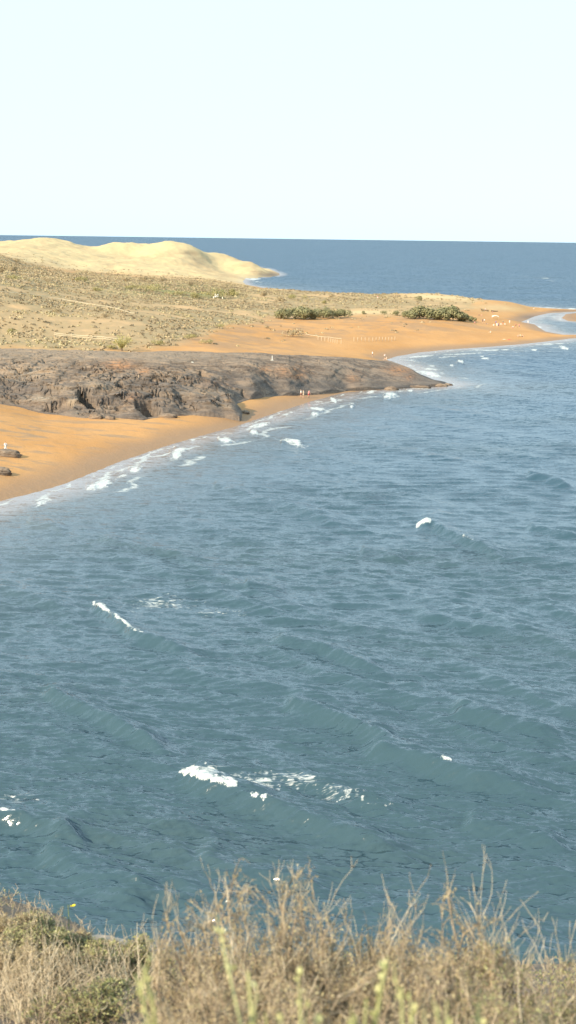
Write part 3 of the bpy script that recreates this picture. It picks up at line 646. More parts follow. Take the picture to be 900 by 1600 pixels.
def sprout(cur, k, L0, L1, S, curl, g, t0=.3, spread_=.8, up=.05):
    """k side shoots on every curve"""
    n, S0, _ = cur.shape; t = t0 + (1 - t0) * g.random((n, k)); f = t * (S0 - 1); i = np.minimum(f.astype(int), S0 - 2); fr = (f - i)[..., None]
    idx_ = np.arange(n)[:, None]; a = cur[idx_, i]; b_ = cur[idx_, i + 1]; p = a + (b_ - a) * fr; d = unit(b_ - a)
    d = unit(d + g.normal(size=d.shape) * spread_)
    L = (L0 + (L1 - L0) * g.random((n, k))).ravel()
    return walk(p.reshape(-1, 3), d.reshape(-1, 3), L, S, curl, g, up)
def tube_obj(name, cur, r0, r1, mat, parent, g, sides=3, base=.5, vary=.35):
    n, S, _ = cur.shape; rr = (r0 + (r1 - r0) * np.linspace(0, 1, S))[None] * (0.7 + .6 * g.random((n, 1)))
    V, Fq = tubes(cur, rr, sides); tint = np.repeat(np.clip(base + g.normal(size=n) * vary, 0, 1), S * sides)
    o = mesh_obj(name, V, Fq, mat, parent, attrs=dict(tint=tint))
    if n > 1 and parent: o['kind'] = 'stuff'
    return o
def leaf_obj(name, pts, dirs, size, mat, parent, g, base=.5, vary=.3, wid=.35):
    n = len(pts); d = unit(dirs); s = unit(np.cross(d, g.normal(size=(n, 3)))); L = (size * (.6 + .8 * g.random(n)))[:, None]
    V = np.stack([pts, pts + d * L * .5 + s * L * wid, pts + d * L, pts + d * L * .5 - s * L * wid], 1)
    Fq = np.arange(n * 4).reshape(n, 4); tint = np.repeat(np.clip(base + g.normal(size=n) * vary, 0, 1), 4)
    o = mesh_obj(name, V.reshape(-1, 3), Fq, mat, parent, smooth=False, attrs=dict(tint=tint))
    if parent: o['kind'] = 'stuff'
    return o
def puff_obj(name, pts, rad, size, mat, parent, g, tint, loose=.45):
    n = len(pts); d = unit(unit(rad) + g.normal(size=(n, 3)) * loose); a = unit(np.cross(d, g.normal(size=(n, 3)))); b_ = np.cross(d, a); L = (size * (.6 + .8 * g.random(n)))[:, None]
    V = np.stack([pts - a * L * .6, pts - b_ * L * .35 + a * L * .1, pts + a * L * .6, pts + b_ * L * .45], 1)
    o = mesh_obj(name, V.reshape(-1, 3), np.arange(n * 4).reshape(n, 4), mat, parent, smooth=False, attrs=dict(tint=np.repeat(np.clip(tint, 0, 1), 4))); o['kind'] = 'stuff'; return o
def on_curves(cur, k, g):
    n, S, _ = cur.shape; t = g.random((n, k)) * (S - 1); i = np.minimum(t.astype(int), S - 2); ix = np.arange(n)[:, None]
    a = cur[ix, i]; b_ = cur[ix, i + 1]; return (a + (b_ - a) * (t - i)[..., None]).reshape(-1, 3), (b_ - a).reshape(-1, 3)
def shrub(name, label, cat, base, hw, h, n0, seed, group=None, leafmat=None, wisps=40, wl=.2, leaves=4, tb=.45, k1=14, k2=10, lsize=.0065, tw=.0009):
    g = np.random.default_rng(seed); e = empty(name, base); tag(e, label, cat, group)
    th = 1.45 * g.random(n0) ** .75 ; ph = g.random(n0) * 2 * np.pi
    d = np.stack([np.sin(th) * np.cos(ph), np.sin(th) * np.sin(ph), np.cos(th)], 1)
    reach = 1 / ((np.hypot(d[:, 0], d[:, 1]) / hw) ** 2.8 + (d[:, 2] / h) ** 2.8) ** (1 / 2.8)
    L = reach * (.80 + .22 * g.random(n0) ** .7); p0 = g.normal(size=(n0, 3)) * [.04, .04, 0]
    c0 = walk(p0, d + [0, 0, .1], L, 7, .12, g)
    c1 = sprout(c0, k1, (.07 * h + .02), .19 * h + .02, 5, .22, g, .3, .55, .12)
    c2 = sprout(c1, k2, .025, .085, 4, .35, g, .15, .8, .12)
    for cc_ in (c0, c1, c2):
        rho = ((np.hypot(cc_[..., 0], cc_[..., 1]) / hw) ** 2.8 + np.abs(cc_[..., 2] / h) ** 2.8) ** (1 / 2.8) + .09 * np.sin(cc_[..., :1].sum(-1) * 31 + seed) + .07 * np.sin(cc_[..., 1] * 37 + cc_[..., 0] * 11)
        cc_ *= np.where(rho > 1, (1 + .40 * (rho - 1)) / np.maximum(rho, 1e-6), 1)[..., None]
    tube_obj('stem', c0, .0045, .0018, M_dry, e, g, 4, .3)
    tw_ = tube_obj('twigs', np.concatenate([c1]), tw * 1.5, tw * .7, M_dry, e, g, 3, tb + .1); 
    V2 = tube_obj('fine_twigs', c2, tw, tw * .5, M_dry, e, g, 3, tb)
    p, dd = on_curves(c2, leaves, g)
    leaf_obj('foliage', p, dd + g.normal(size=dd.shape) * np.linalg.norm(dd, axis=1, keepdims=True), lsize, leafmat or M_leafd, e, g, .5)
    if wisps:
        tip = c0[g.integers(0, n0, wisps * 3), -1]; tip = tip[np.argsort(-tip[:, 2])][:int(wisps * 1.8)]; tip = tip[g.permutation(len(tip))[:wisps]]
        c3 = walk(tip, g.normal(size=(len(tip), 3)) * [.28, .28, .1] + [0, 0, 1], wl * (.25 + .75 * g.random(len(tip)) ** 1.4), 7, .10, g)
        c4 = sprout(c3, 2, .03, .09, 4, .12, g, .3, .3, .15)
        tube_obj('seed_stalk', np.concatenate([c3]), .0011, .0006, M_stem, e, g, 3, .5); tube_obj('stalk_twigs', c4, .0008, .0005, M_stem, e, g, 3, .5)
    return e
def top_h(px_, py_, Y_): 
    p = PY(px_, py_, Y_); z0 = float(cliff_z(np.array([p[0]]), np.array([p[1]]))[0]); return np.array([p[0], p[1], z0 - .02]), p[2] - z0
near = [
    ('broad dry brown shrub with tall pale stalks, largest of the foreground bushes', 405, 1400, 4.3, .34, 100, 75, .20, 1, None),
    ('dry brown shrub on the right flank of the largest foreground bush', 520, 1392, 4.5, .25, 80, 60, .22, 2, None),
    ('rounded reddish brown dry shrub right of the dip in the shrub line', 690, 1402, 4.3, .22, 80, 60, .24, 3, None),
    ('low straw coloured shrub at the left foot of the largest foreground bush', 318, 1490, 4.1, .16, 36, 24, .14, 4, None),
    ('low olive tinged shrub right of the rounded brown bush', 790, 1500, 4.2, .22, 36, 30, .24, 5, M_leafg),
    ('sparse olive and straw shrub at the right edge of the picture', 880, 1492, 4.3, .27, 40, 36, .22, 6, M_leafg),
    ('dry shrub filling the gap between the two tallest foreground bushes', 600, 1425, 4.2, .17, 46, 34, .20, 7, None),
    ('short dense dry shrub along the bottom edge, in front of the largest bush', 400, 1530, 3.4, .38, 60, 14, .10, 8, None),
    ('short dense brownish shrub along the bottom edge, in front of the rounded reddish bush', 640, 1530, 3.4, .38, 60, 14, .10, 9, None),
    ('short pale shrub in the bottom right corner', 850, 1560, 3.4, .38, 50, 16, .12, 10, M_leafg),
    ('short straw shrub at the bottom edge, left of the large dry bushes', 262, 1565, 3.7, .20, 30, 8, .08, 11, None)]
for lb, x, y, Yd, hw, n0, wi, wl_, sdn, lm in near:
    b_, h_ = top_h(x, y, Yd)
    shrub('dry_shrub', lb, 'shrub', b_, hw, h_ * 1.02, int(n0 * 2.3), 100 + sdn, 'dry shrubs in the foreground', lm, wi * 4, wl_ * 1.1, tb=.42 if sdn != 3 else .34)
# out of focus yellow green sprigs close to the lens
def sprig(label, x, y, Yd, n, seed):
    g = np.random.default_rng(seed); b_, h_ = top_h(x, y, Yd); e = empty('broom_plant', b_); tag(e, label, 'plant', 'yellow green sprigs at the bottom edge')
    d = g.normal(size=(n, 3)) * [.07, .07, 0] + [0, 0, 1]; c0 = walk(g.normal(size=(n, 3)) * [.05, .05, 0], d, h_ * (.90 + .13 * g.random(n)), 9, .06, g)
    tube_obj('stem', c0, .0035, .0016, M_sprig, e, g, 4, .3); c1 = sprout(c0, 8, .03, .06, 4, .12, g, .6, .3, .3)
    tube_obj('twigs', c1, .0016, .0009, M_sprig, e, g, 3, .5); p, dd = on_curves(c1, 5, g); leaf_obj('foliage', p, dd + g.normal(size=dd.shape) * .015, .010, M_sprig, e, g, .55)
for lb, x, y, n in [('yellow green sprigs low in front of the dip between the dry bushes', 530, 1568, 20), ('upright yellow green sprigs right of centre at the bottom edge', 660, 1548, 24),
                    ('small yellow green sprig between the two upright clumps at the bottom edge', 590, 1590, 7), ('yellow green sprig at the bottom right', 800, 1585, 6)]:
    sprig(lb, x, y, 1.8, n, x)

# low growth on the cliff top to the left, five to nine metres away
def tuft(name, label, cat, x, y, kind, seed, s=1.0, group=None):
    z = 30.2
    for _ in range(20):
        p = P(x, y, z); z = .5 * z + .5 * float(cliff_z(np.array([p[0]]), np.array([p[1]]))[0])
    p = P(x, y, z); g = np.random.default_rng(seed)
    if kind == 'grass':
        e = empty(name, p); tag(e, label, cat, group); n = 150
        d = g.normal(size=(n, 3)) * [.42, .42, 0] + [0, 0, 1]; c = walk(g.normal(size=(n, 3)) * [.06, .06, 0] * s, d, (.08 + .17 * g.random(n)) * s, 7, .14, g, -.03)
        tube_obj('grass_blades', c, .0022, .0008, M_stem, e, g, 3, .35)
        return e
    return shrub(name, label, cat, p, .18 * s, (.13 if kind != 'green' else .09) * s, 26, seed, group, {'dry': M_leafd, 'green': M_leafg, 'grey': M_leafg}[kind], 8 if kind != 'green' else 0, .1 * s, 4, .4, 7, 8, .010, .0013)
for i, (nm, lb, ct, x, y, k, s) in enumerate([
    ('low_shrub', 'dark brownish low shrub on the cliff edge at the left margin', 'shrub', 12, 1476, 'dry', 1.0),
    ('low_shrub', 'straw topped low shrub on the highest part of the cliff edge', 'shrub', 55, 1470, 'grey', .9),
    ('low_shrub', 'sparse twiggy shrub on the sloping cliff edge, left of the bare stones', 'shrub', 108, 1492, 'dry', .8),
    ('green_cushion_plant', 'bright green cushion plant with a yellow flower near the cliff edge', 'plant', 92, 1494, 'green', 1.2),
    ('low_shrub', 'pale grey low shrub below the cliff edge at the left margin', 'shrub', 30, 1510, 'grey', 1.3),
    ('green_cushion_plant', 'olive green cushion below the bare stones', 'plant', 150, 1530, 'green', 1.4),
    ('low_shrub', 'low greyish shrub between the bare stones and the large bushes', 'shrub', 215, 1528, 'grey', 1.2),
    ('grass_tussock', 'dry straw grass tussock below the bare stones', 'grass', 120, 1560, 'grass', 1.3),
    ('grass_tussock', 'dry straw grass tussock at the left margin', 'grass', 20, 1572, 'grass', 1.5),
    ('grass_tussock', 'arching straw grass tussock at the left foot of the large bushes', 'grass', 195, 1575, 'grass', 1.5),
    ('grass_tussock', 'pale grass tussock in the bottom left corner', 'grass', 62, 1596, 'grass', 1.5),
    ('low_shrub', 'dark low shrub between the grass tussocks at the left', 'shrub', 72, 1545, 'dry', 1.1),
    ('green_cushion_plant', 'green leafy cushion at the bottom edge left of the large bushes', 'plant', 140, 1598, 'green', 1.5),
    ('low_shrub', 'small dry shrub right below the cliff edge by the stones', 'shrub', 175, 1508, 'dry', .7),
    ('low_shrub', 'brown low shrub above the grass tussock at the left margin', 'shrub', 5, 1535, 'dry', 1.2)]):
    tuft(nm, lb, ct, x, y, k, 300 + i, s, {'low_shrub': 'low shrubs on the cliff top', 'green_cushion_plant': 'green cushion plants on the cliff top', 'grass_tussock': 'dry grass tussocks on the cliff top'}[nm])
# one sheet of uncountable low growth and dry grass between them
g = np.random.default_rng(77); n = 11500
X_ = g.uniform(-5.2, 5.6, n); Y_ = g.uniform(3.5, 9.6, n); k_ = (perlin(X_ * 2.2, Y_ * 2.2, 4) + .9 * perlin(X_ * 6, Y_ * 6, 8) > -.28); X_, Y_ = X_[k_], Y_[k_]; n = len(X_)
p0 = np.stack([X_, Y_, cliff_z(X_, Y_) - .01], 1); c = walk(p0, g.normal(size=(n, 3)) * [.6, .6, 0] + [0, 0, 1], .03 + .09 * g.random(n) ** 1.5, 5, .2, g)
c1 = sprout(c, 4, .02, .07, 4, .3, g, .2, .8, .1); p, dd = on_curves(c1, 2, g)
V1, F1 = tubes(c, np.linspace(.0022, .001, 5)[None] * np.ones((n, 1))); V2, F2 = tubes(c1, np.linspace(.0016, .0008, 4)[None] * np.ones((len(c1), 1)))
t1 = np.repeat(np.clip(.45 + g.normal(size=n) * .3, 0, 1), 15); t2 = np.repeat(np.clip(.45 + g.normal(size=len(c1)) * .3, 0, 1), 12)
tag(mesh_obj('dry_ground_cover', np.r_[V1, V2], np.r_[F1, F2 + len(V1)], M_dry, attrs=dict(tint=np.r_[t1, t2])), 'tangle of dry twigs and grass covering the cliff top', kind='stuff')
pk = perlin(p[:, 0] * 1.6, p[:, 1] * 1.6, 14) > -.05; p, dd = p[pk], dd[pk]
tag(leaf_obj('green_ground_cover', p, dd + g.normal(size=dd.shape) * .02, .012, M_leafg, None, g, .4), 'small olive leaves among the dry twigs', kind='stuff')

# ------------------------------------------------------------------ bushes of the far land
M_tam = plantmat('tamarisk_foliage', (0.14, 0.145, 0.07), (0.215, 0.205, 0.105), (0.28, 0.26, 0.145))
M_scr = plantmat('scrub_foliage', (0.24, 0.19, 0.12), (0.37, 0.29, 0.18), (0.43, 0.36, 0.20))
M_grn = plantmat('green_scrub_foliage', (0.20, 0.185, 0.08), (0.30, 0.265, 0.115), (0.40, 0.35, 0.16))
M_trunk = simple('bush_wood', (0.17, 0.12, 0.08))
def bush(name, label, cat, x, y, wpx, hpx, mat, seed, group, cards=1400, lobes=7):
    p = ground_at(x, y); mpp = (H - p[2]) / max(proj(*p)[1] - 372 - (x - 450) / 75, 1); W_, H_ = wpx * mpp / 2, hpx * mpp
    g = np.random.default_rng(seed); e = empty(name, p); tag(e, label, cat, group)
    c = np.stack([g.normal(size=lobes) * .42 * W_, g.normal(size=lobes) * .42 * W_, H_ * (.30 + .38 * g.random(lobes))], 1); c[0] = [0, 0, H_ * .55]
    r = np.stack([W_ * (.35 + .25 * g.random(lobes))] * 2 + [H_ * (.28 + .17 * g.random(lobes))], 1)
    q = g.integers(0, lobes, cards); d = unit(g.normal(size=(cards, 3))); rad = .55 + .5 * g.random(cards) ** .6
    pts = c[q] + d * r[q] * rad[:, None]; pts[:, 2] = np.abs(pts[:, 2]) * .98 + .02 * H_
    sz = max(.10 * min(W_ * 2, H_ * 1.4), .16)
    puff_obj('foliage', pts, d, sz * .9, mat, e, g, .5 + .22 * g.normal(size=cards) + .5 * perlin(pts[:, 0] * 2.2 / W_, pts[:, 2] * 3 / H_, seed % 40))
    cc = walk(np.zeros((1, 3)), np.array([[.1, 0, 1.]]), np.array([H_ * .6]), 5, .15, g)
    tube_obj('stem', cc, .05 * H_ / 2, .015 * H_ / 2, M_trunk, e, g, 5)
    return e
T = 'tamarisk bushes behind the far beach'
for i, (lb, x, y, w_, h_) in enumerate([
    ('dark green bush at the left end of the left clump behind the beach', 448, 498, 36, 20), ('tallest dark green bush of the left clump behind the beach', 470, 499, 38, 24),
    ('dark green bush in the middle of the left clump behind the beach', 492, 499, 32, 19), ('olive bush right of the middle of the left clump behind the beach', 512, 498, 34, 20), ('low olive bush at the right end of the left clump behind the beach', 532, 497, 30, 17),
    ('low grey green bush at the left end of the right clump near the cove', 640, 498, 22, 15), ('broad dark green bush in the left half of the right clump near the cove', 655, 498, 34, 24), ('dark green bush left of the middle of the right clump', 672, 499, 28, 22),
    ('dark green bush in the middle of the right clump near the cove', 690, 500, 30, 22), ('tallest dark green bush of the right clump near the cove', 708, 501, 34, 27), ('grey green bush near the right end of the right clump', 724, 502, 24, 19), ('low bush at the right end of the right clump beside the sunbathers', 736, 502, 14, 10)]):
    bush('tamarisk_bush', lb, 'bush', x, y, w_ * 1.08, h_ * .84, M_tam, 500 + i, T)
S_ = 'scrub bushes scattered over the far slope'
for i, (lb, x, y, w_, h_, m_) in enumerate([
    ('small round green bush on the yellow dune crest', 657, 470, 15, 8, M_tam), ('low bush on the pale sand strip left of the right clump', 618, 493, 18, 8, M_tam), ('small bush beside the pale sand strip behind the left clump', 600, 491, 14, 6, M_tam), ('small bush on the pale sand strip just right of the left clump', 568, 491, 12, 6, M_tam),
    ('olive bush before the back shore, above the left clump', 456, 468, 34, 9, M_grn), ('small round bush behind the left clump', 508, 475, 11, 6, M_grn), ('grey bush on the crest above the back shore', 517, 466, 12, 8, M_scr), ('grey bush left of the white signboard flat, below the dune', 413, 464, 16, 10, M_scr), ('grey bush left of the left clump, near the back shore', 439, 472, 16, 10, M_scr),
    ('dome of dry grey brush on the orange bank above the fence', 457, 526, 34, 13, M_scr), ('low tuft on the orange bank above the dome of brush', 416, 513, 16, 5, M_scr), ('long green bush behind the white signboard', 335, 466, 44, 15, M_grn), ('green bush right of the white signboard', 362, 463, 30, 13, M_grn), ('green bush left of the white signboard', 305, 466, 26, 10, M_grn),
    ('broad green bush high in the middle of the scrub slope', 240, 456, 60, 12, M_grn), ('green bush at the left of the broad green patch on the slope', 205, 452, 30, 8, M_grn), ('green bush at the right of the broad green patch on the slope', 277, 462, 34, 9, M_grn),
    ('dark bush at the foot of the dune, at its left', 22, 424, 20, 11, M_scr), ('dark bush on the dune foot at the left margin', 4, 426, 16, 12, M_scr), ('green bush high on the slope at the left', 20, 438, 24, 9, M_grn), ('small green bush on the pale dune at the left', 22, 399, 14, 5, M_grn), ('grey bush on the left dune foot, above the dark one', 26, 410, 20, 7, M_scr), ('grey bush near the dune foot at the left quarter', 75, 440, 24, 7, M_scr),
    ('green bush on the slope under the left dune saddle', 125, 440, 22, 9, M_grn), ('green bush on the slope left of the broad green patch', 150, 455, 24, 8, M_grn), ('grey bush right above the long rope line', 90, 488, 26, 8, M_scr), ('yellowish green bush low on the slope at the left', 18, 521, 18, 8, M_grn), ('grey bush under the orange sand streak', 165, 497, 26, 9, M_scr),
    ('grey bush at the dune foot in the middle', 200, 441, 18, 8, M_scr), ('dark grey bush at the dune foot, right of the middle', 225, 440, 24, 10, M_scr), ('dark grey bush at the dune foot, above the green patch', 252, 440, 22, 9, M_scr), ('grey bush at the dune foot, toward the back bay', 295, 446, 28, 9, M_scr), ('grey bush near the pale dune toe by the back bay', 350, 452, 36, 9, M_scr),
    ('green bush low on the slope above the rock', 250, 540, 26, 9, M_grn), ('olive bush beside the palm, to its left', 173, 546, 16, 8, M_grn), ('olive bush low on the slope right of the palm', 300, 530, 30, 9, M_grn), ('olive bush low on the slope at the bank edge', 320, 537, 24, 7, M_grn), ('low dark bush on the bank right of the slope', 345, 512, 26, 6, M_grn)]):
    bush('scrub_bush', lb, 'bush', x, y, w_, h_, m_, 600 + i, S_, 500, 5)
# fan of palm leaves above the rock
p = ground_at(190, 548); e = empty('young_palm', p); tag(e, 'young palm with a fan of yellowish leaves, behind the rock', 'palm'); g = np.random.default_rng(5)
n = 26; a = g.random(n) * 6.28; tl = .15 + .9 * g.random(n); fr = walk(np.tile([0, 0, .5], (n, 1)).astype(float), np.stack([np.cos(a) * tl, np.sin(a) * tl, np.ones(n)], 1), 2.4 + .9 * g.random(n), 8, .02, g, -.05)
M_palm = plantmat('palm_leaf', (0.26, 0.25, 0.09), (0.40, 0.36, 0.14), (0.50, 0.44, 0.2))
tube_obj('rachis', fr, .05, .015, M_palm, e, g, 3); pp, dd = on_curves(fr, 26, g)
leaf_obj('fronds', pp, dd / np.linalg.norm(dd, axis=1, keepdims=True) + g.normal(size=dd.shape) * .55, .55, M_palm, e, g, .5, .3, .09)
tube_obj('trunk', np.stack([np.linspace([0, 0, -.1], [0, 0, .8], 5)]), .22, .16, M_trunk, e, g, 8)
# uncountable low scrub over the slope
g = np.random.default_rng(91); n = 62000
lY = np.sqrt(g.random(n) * (1150. ** 2 - 300. ** 2) + 300. ** 2); u = g.uniform(-.23, .16, n); SX, SY = u * lY, lY
sdd = sdist(SX, SY, COAST); z_, qx, qy, vz_, dz_ = land_z(SX, SY, sdd, True); inr = sdist(SX, SY, ROCK)
nz = fbm(SX / 30, SY / 45, 4, 60); org = np.exp(-((qy - 505 - (qx - 60) * 0.06) / 22) ** 2) * sst(330, 150, qx)
pr = vz_ * (1 - .85 * dz_) * sst(-.45, .25, nz + .6 * fbm(SX / 7, SY / 12, 3, 70) + .05) * (1 - .65 * org) * (1 - .55 * sst(400, 470, qx))
pr = np.maximum(pr, .035 * dz_ * (sdd > 15)); pr = np.maximum(pr, .10 * (sdd > 30) * sst(.0, .35, fbm(SX / 18, SY / 30, 3, 171)) * (SY > 370))
k_ = (g.random(n) < pr * .8) & (sdd > 10) & (inr < -1); SX, SY, z_ = SX[k_], SY[k_], z_[k_]; n = len(SX); q = 18
r_ = (.35 + .95 * g.random(n) ** 2) * (1 + .3 * sst(500, 1000, SY)); d = unit(g.normal(size=(n, q, 3)) * [1, 1, .8] + [0, 0, .25]); d[..., 2] = np.abs(d[..., 2])
pts = np.stack([SX, SY, z_ - .05], 1)[:, None] + d * (r_[:, None, None] * np.array([1, 1, .62])) * (.4 + .5 * g.random((n, q, 1)))
tnt = np.clip(np.repeat(.5 + .6 * perlin(SX / 25, SY / 35, 31) + .22 * g.normal(size=n), q * 4), 0, 1)
o = puff_obj('low_scrub', pts.reshape(-1, 3), d.reshape(-1, 3), .52, M_scr, None, g, tnt[::4], .35)
tag(o, 'low grey brown scrub growing over the far slope', kind='stuff')
# ================================================================== PEOPLE AND SMALL THINGS
M_skin = simple('skin', (0.56, 0.36, 0.25), .6, .05); M_hair = simple('hair', (0.06, 0.04, 0.03), .6)
_mats = {}
def cloth(c):
    if c not in _mats: _mats[c] = simple('cloth', c, .85, .06)
    return _mats[c]
WHITE, CREAM, RED, NAVY, PURPLE, DARK, PINK, GREEN, BLUE = (.8, .79, .76), (.72, .62, .46), (.55, .05, .06), (.04, .06, .16), (.17, .12, .42), (.04, .04, .05), (.65, .25, .25), (.08, .13, .08), (.15, .25, .5)
def skinned(name, verts, edges, radii, root=0, sub=1):
    me = bpy.data.meshes.new(name); me.from_pydata([Vector(v) for v in verts], edges, []); o = bpy.data.objects.new(name, me); C.objects.link(o)
    o.modifiers.new('s', 'SKIN'); sk = me.skin_vertices[0].data
    for i, r in enumerate(radii): sk[i].radius = (r, r) if not isinstance(r, tuple) else r; sk[i].use_root = i == root
    sm = o.modifiers.new('u', 'SUBSURF'); sm.levels = sub; sm.render_levels = sub
    dg = bpy.context.evaluated_depsgraph_get(); m2 = bpy.data.meshes.new_from_object(o.evaluated_get(dg)); m2.name = name
    m2.polygons.foreach_set('use_smooth', [True] * len(m2.polygons)); bpy.data.objects.remove(o); return m2
def figure(pose):
    """joint positions in metres; the figure faces +Y"""
    J = {}
    if pose in ('stand', 'walk', 'stride'):
        s = {'stand': .05, 'walk': .22, 'stride': .34}[pose]; hz = .92 - s * .12; J['pel'] = (0, 0, hz); lean = .02 + s * .12
        J['chest'] = (0, lean, hz + .38); J['neck'] = (0, lean + .02, hz + .56); J['chin'] = (0, lean + .03, hz + .63); J['head'] = (0, lean + .035, hz + .73); J['crown'] = (0, lean + .03, hz + .80)
        for q, f in ((-1, 1), (1, -1)):
            n = 'L' if q < 0 else 'R'
            J['hip' + n] = (q * .09, 0, hz - .06); J['knee' + n] = (q * .10, f * s * .5 + .03, hz * .52); J['ank' + n] = (q * .10, f * s - .02, .09 + (.04 if f < 0 and s > .1 else 0)); J['toe' + n] = (q * .12, f * s + .17, .035)
            J['sho' + n] = (q * .17, lean, hz + .49); J['elb' + n] = (q * .22, lean - f * s * .5, hz + .21); J['wri' + n] = (q * .23, lean - f * s * .8 + .08, hz - .03)
    elif pose == 'sit':
        J['pel'] = (0, 0, .12); J['chest'] = (0, -.08, .48); J['neck'] = (0, -.06, .66); J['chin'] = (0, -.04, .73); J['head'] = (0, -.03, .82); J['crown'] = (0, -.04, .90)
        for q in (-1, 1):
            n = 'L' if q < 0 else 'R'; J['hip' + n] = (q * .09, .03, .12); J['knee' + n] = (q * .14, .40, .45); J['ank' + n] = (q * .12, .66, .08); J['toe' + n] = (q * .13, .84, .04)
            J['sho' + n] = (q * .17, -.07, .59); J['elb' + n] = (q * .24, .12, .42); J['wri' + n] = (q * .13, .34, .50)
    else:
        J['pel'] = (0, 0, .11); J['chest'] = (0, -.38, .14); J['neck'] = (0, -.55, .17); J['chin'] = (0, -.62, .18); J['head'] = (0, -.71, .18); J['crown'] = (0, -.79, .17)
        for q in (-1, 1):
            n = 'L' if q < 0 else 'R'; J['hip' + n] = (q * .09, .06, .10); J['knee' + n] = (q * .11, .46, .16 if q < 0 else .10); J['ank' + n] = (q * .12, .86, .07); J['toe' + n] = (q * .14, .90, .20)
            J['sho' + n] = (q * .17, -.48, .14); J['elb' + n] = (q * .27, -.26, .08); J['wri' + n] = (q * .25, .0, .07)
    return J
_fig = {}
def figure_meshes(pose):
    if pose in _fig: return _fig[pose]
    J = figure(pose); nm = ['pel', 'chest', 'neck', 'chin', 'head', 'crown']; V, E, Rr, ix = [], [], [], {}
    def av(k, p, r): ix[k] = len(V); V.append(p); Rr.append(r); return ix[k]
    for k, r in zip(nm, (.125, .13, .055, .065, .095, .05)): av(k, J[k], r)
    for a, c in zip(nm, nm[1:]): E.append((ix[a], ix[c]))
    for n in 'LR':
        for k, r, par in (('hip', .085, 'pel'), ('knee', .055, 0), ('ank', .035, 0), ('toe', .03, 0)): av(k + n, J[k + n], r); E.append((ix[par] if par else ix[prev], ix[k + n])); prev = k + n
        for k, r, par in (('sho', .052, 'chest'), ('elb', .037, 0), ('wri', .025, 0)): av(k + n, J[k + n], r); E.append((ix[par] if par else ix[prev], ix[k + n])); prev = k + n
        w_ = np.array(J['wri' + n]); d = unit(w_ - np.array(J['elb' + n])); sd_ = unit(np.cross(d, [1, 0, 0.01])); pm = w_ + d * .07; av('palm' + n, tuple(pm), .03); E.append((ix['wri' + n], ix['palm' + n]))
        for f in range(5):
            off = (f - 2) * .017; L = (.045, .07, .085, .08, .06)[f]; st = pm + sd_ * off + d * (.02 if f else -.03); i0 = av('f%d%s' % (f, n), tuple(st), .008); E.append((ix['palm' + n], i0))
            i1 = av('g%d%s' % (f, n), tuple(st + d * L * .5 + sd_ * (off * .3 - (.02 if f == 0 else 0))), .008); E.append((i0, i1)); tip = st + d * L * .9 + sd_ * (off * .3 - (.03 if f == 0 else 0)) + np.array([-.015 if n == 'R' else .015, 0, 0]); i2 = av('h%d%s' % (f, n), tuple(tip), .006); E.append((i1, i2))
    nose = np.array(J['head']) + ([0, .10, -.02] if pose != 'lie' else [0, .02, .10]); av('nose', tuple(nose), .014); E.append((ix['head'], ix['nose']))
    body = skinned('body', V, E, Rr)
    def sub(keys, edges, radii, nme):
        ii = {k: i for i, k in enumerate(keys)}
        return skinned(nme, [J[k] if isinstance(k, str) and k in J else k for k in keys], [(ii[a], ii[c]) for a, c in edges], radii)
    def mid(a, c, t): a, c = np.array(J[a]), np.array(J[c]); return tuple(a + (c - a) * t)
    for n in 'LR': J['sl' + n] = mid('sho' + n, 'elb' + n, .8); J['sh' + n] = mid('hip' + n, 'knee' + n, .75)
    J['waist'] = mid('pel', 'chest', .25); J['coll'] = mid('chest', 'neck', .75)
    shirt = sub(['pel', 'waist', 'chest', 'coll', 'shoL', 'slL', 'shoR', 'slR'], [('pel', 'waist'), ('waist', 'chest'), ('chest', 'coll'), ('chest', 'shoL'), ('shoL', 'slL'), ('chest', 'shoR'), ('shoR', 'slR')], [.14, .145, .15, .07, .068, .056, .068, .056], 'shirt')
    shorts = sub(['waist', 'pel', 'hipL', 'shL', 'hipR', 'shR'], [('waist', 'pel'), ('pel', 'hipL'), ('hipL', 'shL'), ('pel', 'hipR'), ('hipR', 'shR')], [.125, .148, .10, .085, .10, .085], 'shorts')
    h_ = np.array(J['head']); cw = np.array(J['crown']); back = (cw - np.array(J['neck'])) * 0; bk = np.array([0, -.03, .02]) if pose != 'lie' else np.array([0, -.03, -.01])
    hair = skinned('hair', [tuple(h_ + bk * 1.2), tuple(cw + bk * .6)], [(0, 1)], [.098, .07])
    _fig[pose] = (body, shirt, shorts, hair); return _fig[pose]
def person(label, x, y, pose, top, bottom, rot=0, s=1.0, pt=None, group=None, hair=None, dz=0):
    p = ground_at(x, y, 2) if pt is None else pt
    e = empty('person', (p[0], p[1], p[2] + dz), rot); e.scale = (s, s, s); tag(e, label, 'person', group)
    for me, m_, nm in zip(figure_meshes(pose), (M_skin, top and cloth(top), bottom and cloth(bottom), hair or M_hair), ('body', 'shirt', 'shorts', 'hair')):
        if m_ is None: continue
        if not me.materials: me.materials.append(m_)
        o = bpy.data.objects.new(nm, me); C.objects.link(o); o.parent = e; o.material_slots[0].link = 'OBJECT'; o.material_slots[0].material = m_
    return e
gw = 'people walking by the rock'
person('person in white shirt and dark shorts, leftmost of three walkers by the rock', 470.6, 621, 'walk', WHITE, (.25, .06, .06), R(70), 1.0, group=gw)
person('person in pale cream top and light trousers, middle of three walkers by the rock', 474.3, 621.8, 'stand', CREAM, CREAM, R(60), .98, group=gw)
person('person in red shorts with a pink top, right of the three walkers by the rock', 482.2, 621.8, 'stride', PINK, RED, R(-70), 1.0, group=gw)
person('person in a long white shirt beside the dark boulder on the near beach', 8.8, 708, 'stand', WHITE, WHITE, R(40), 1.0)
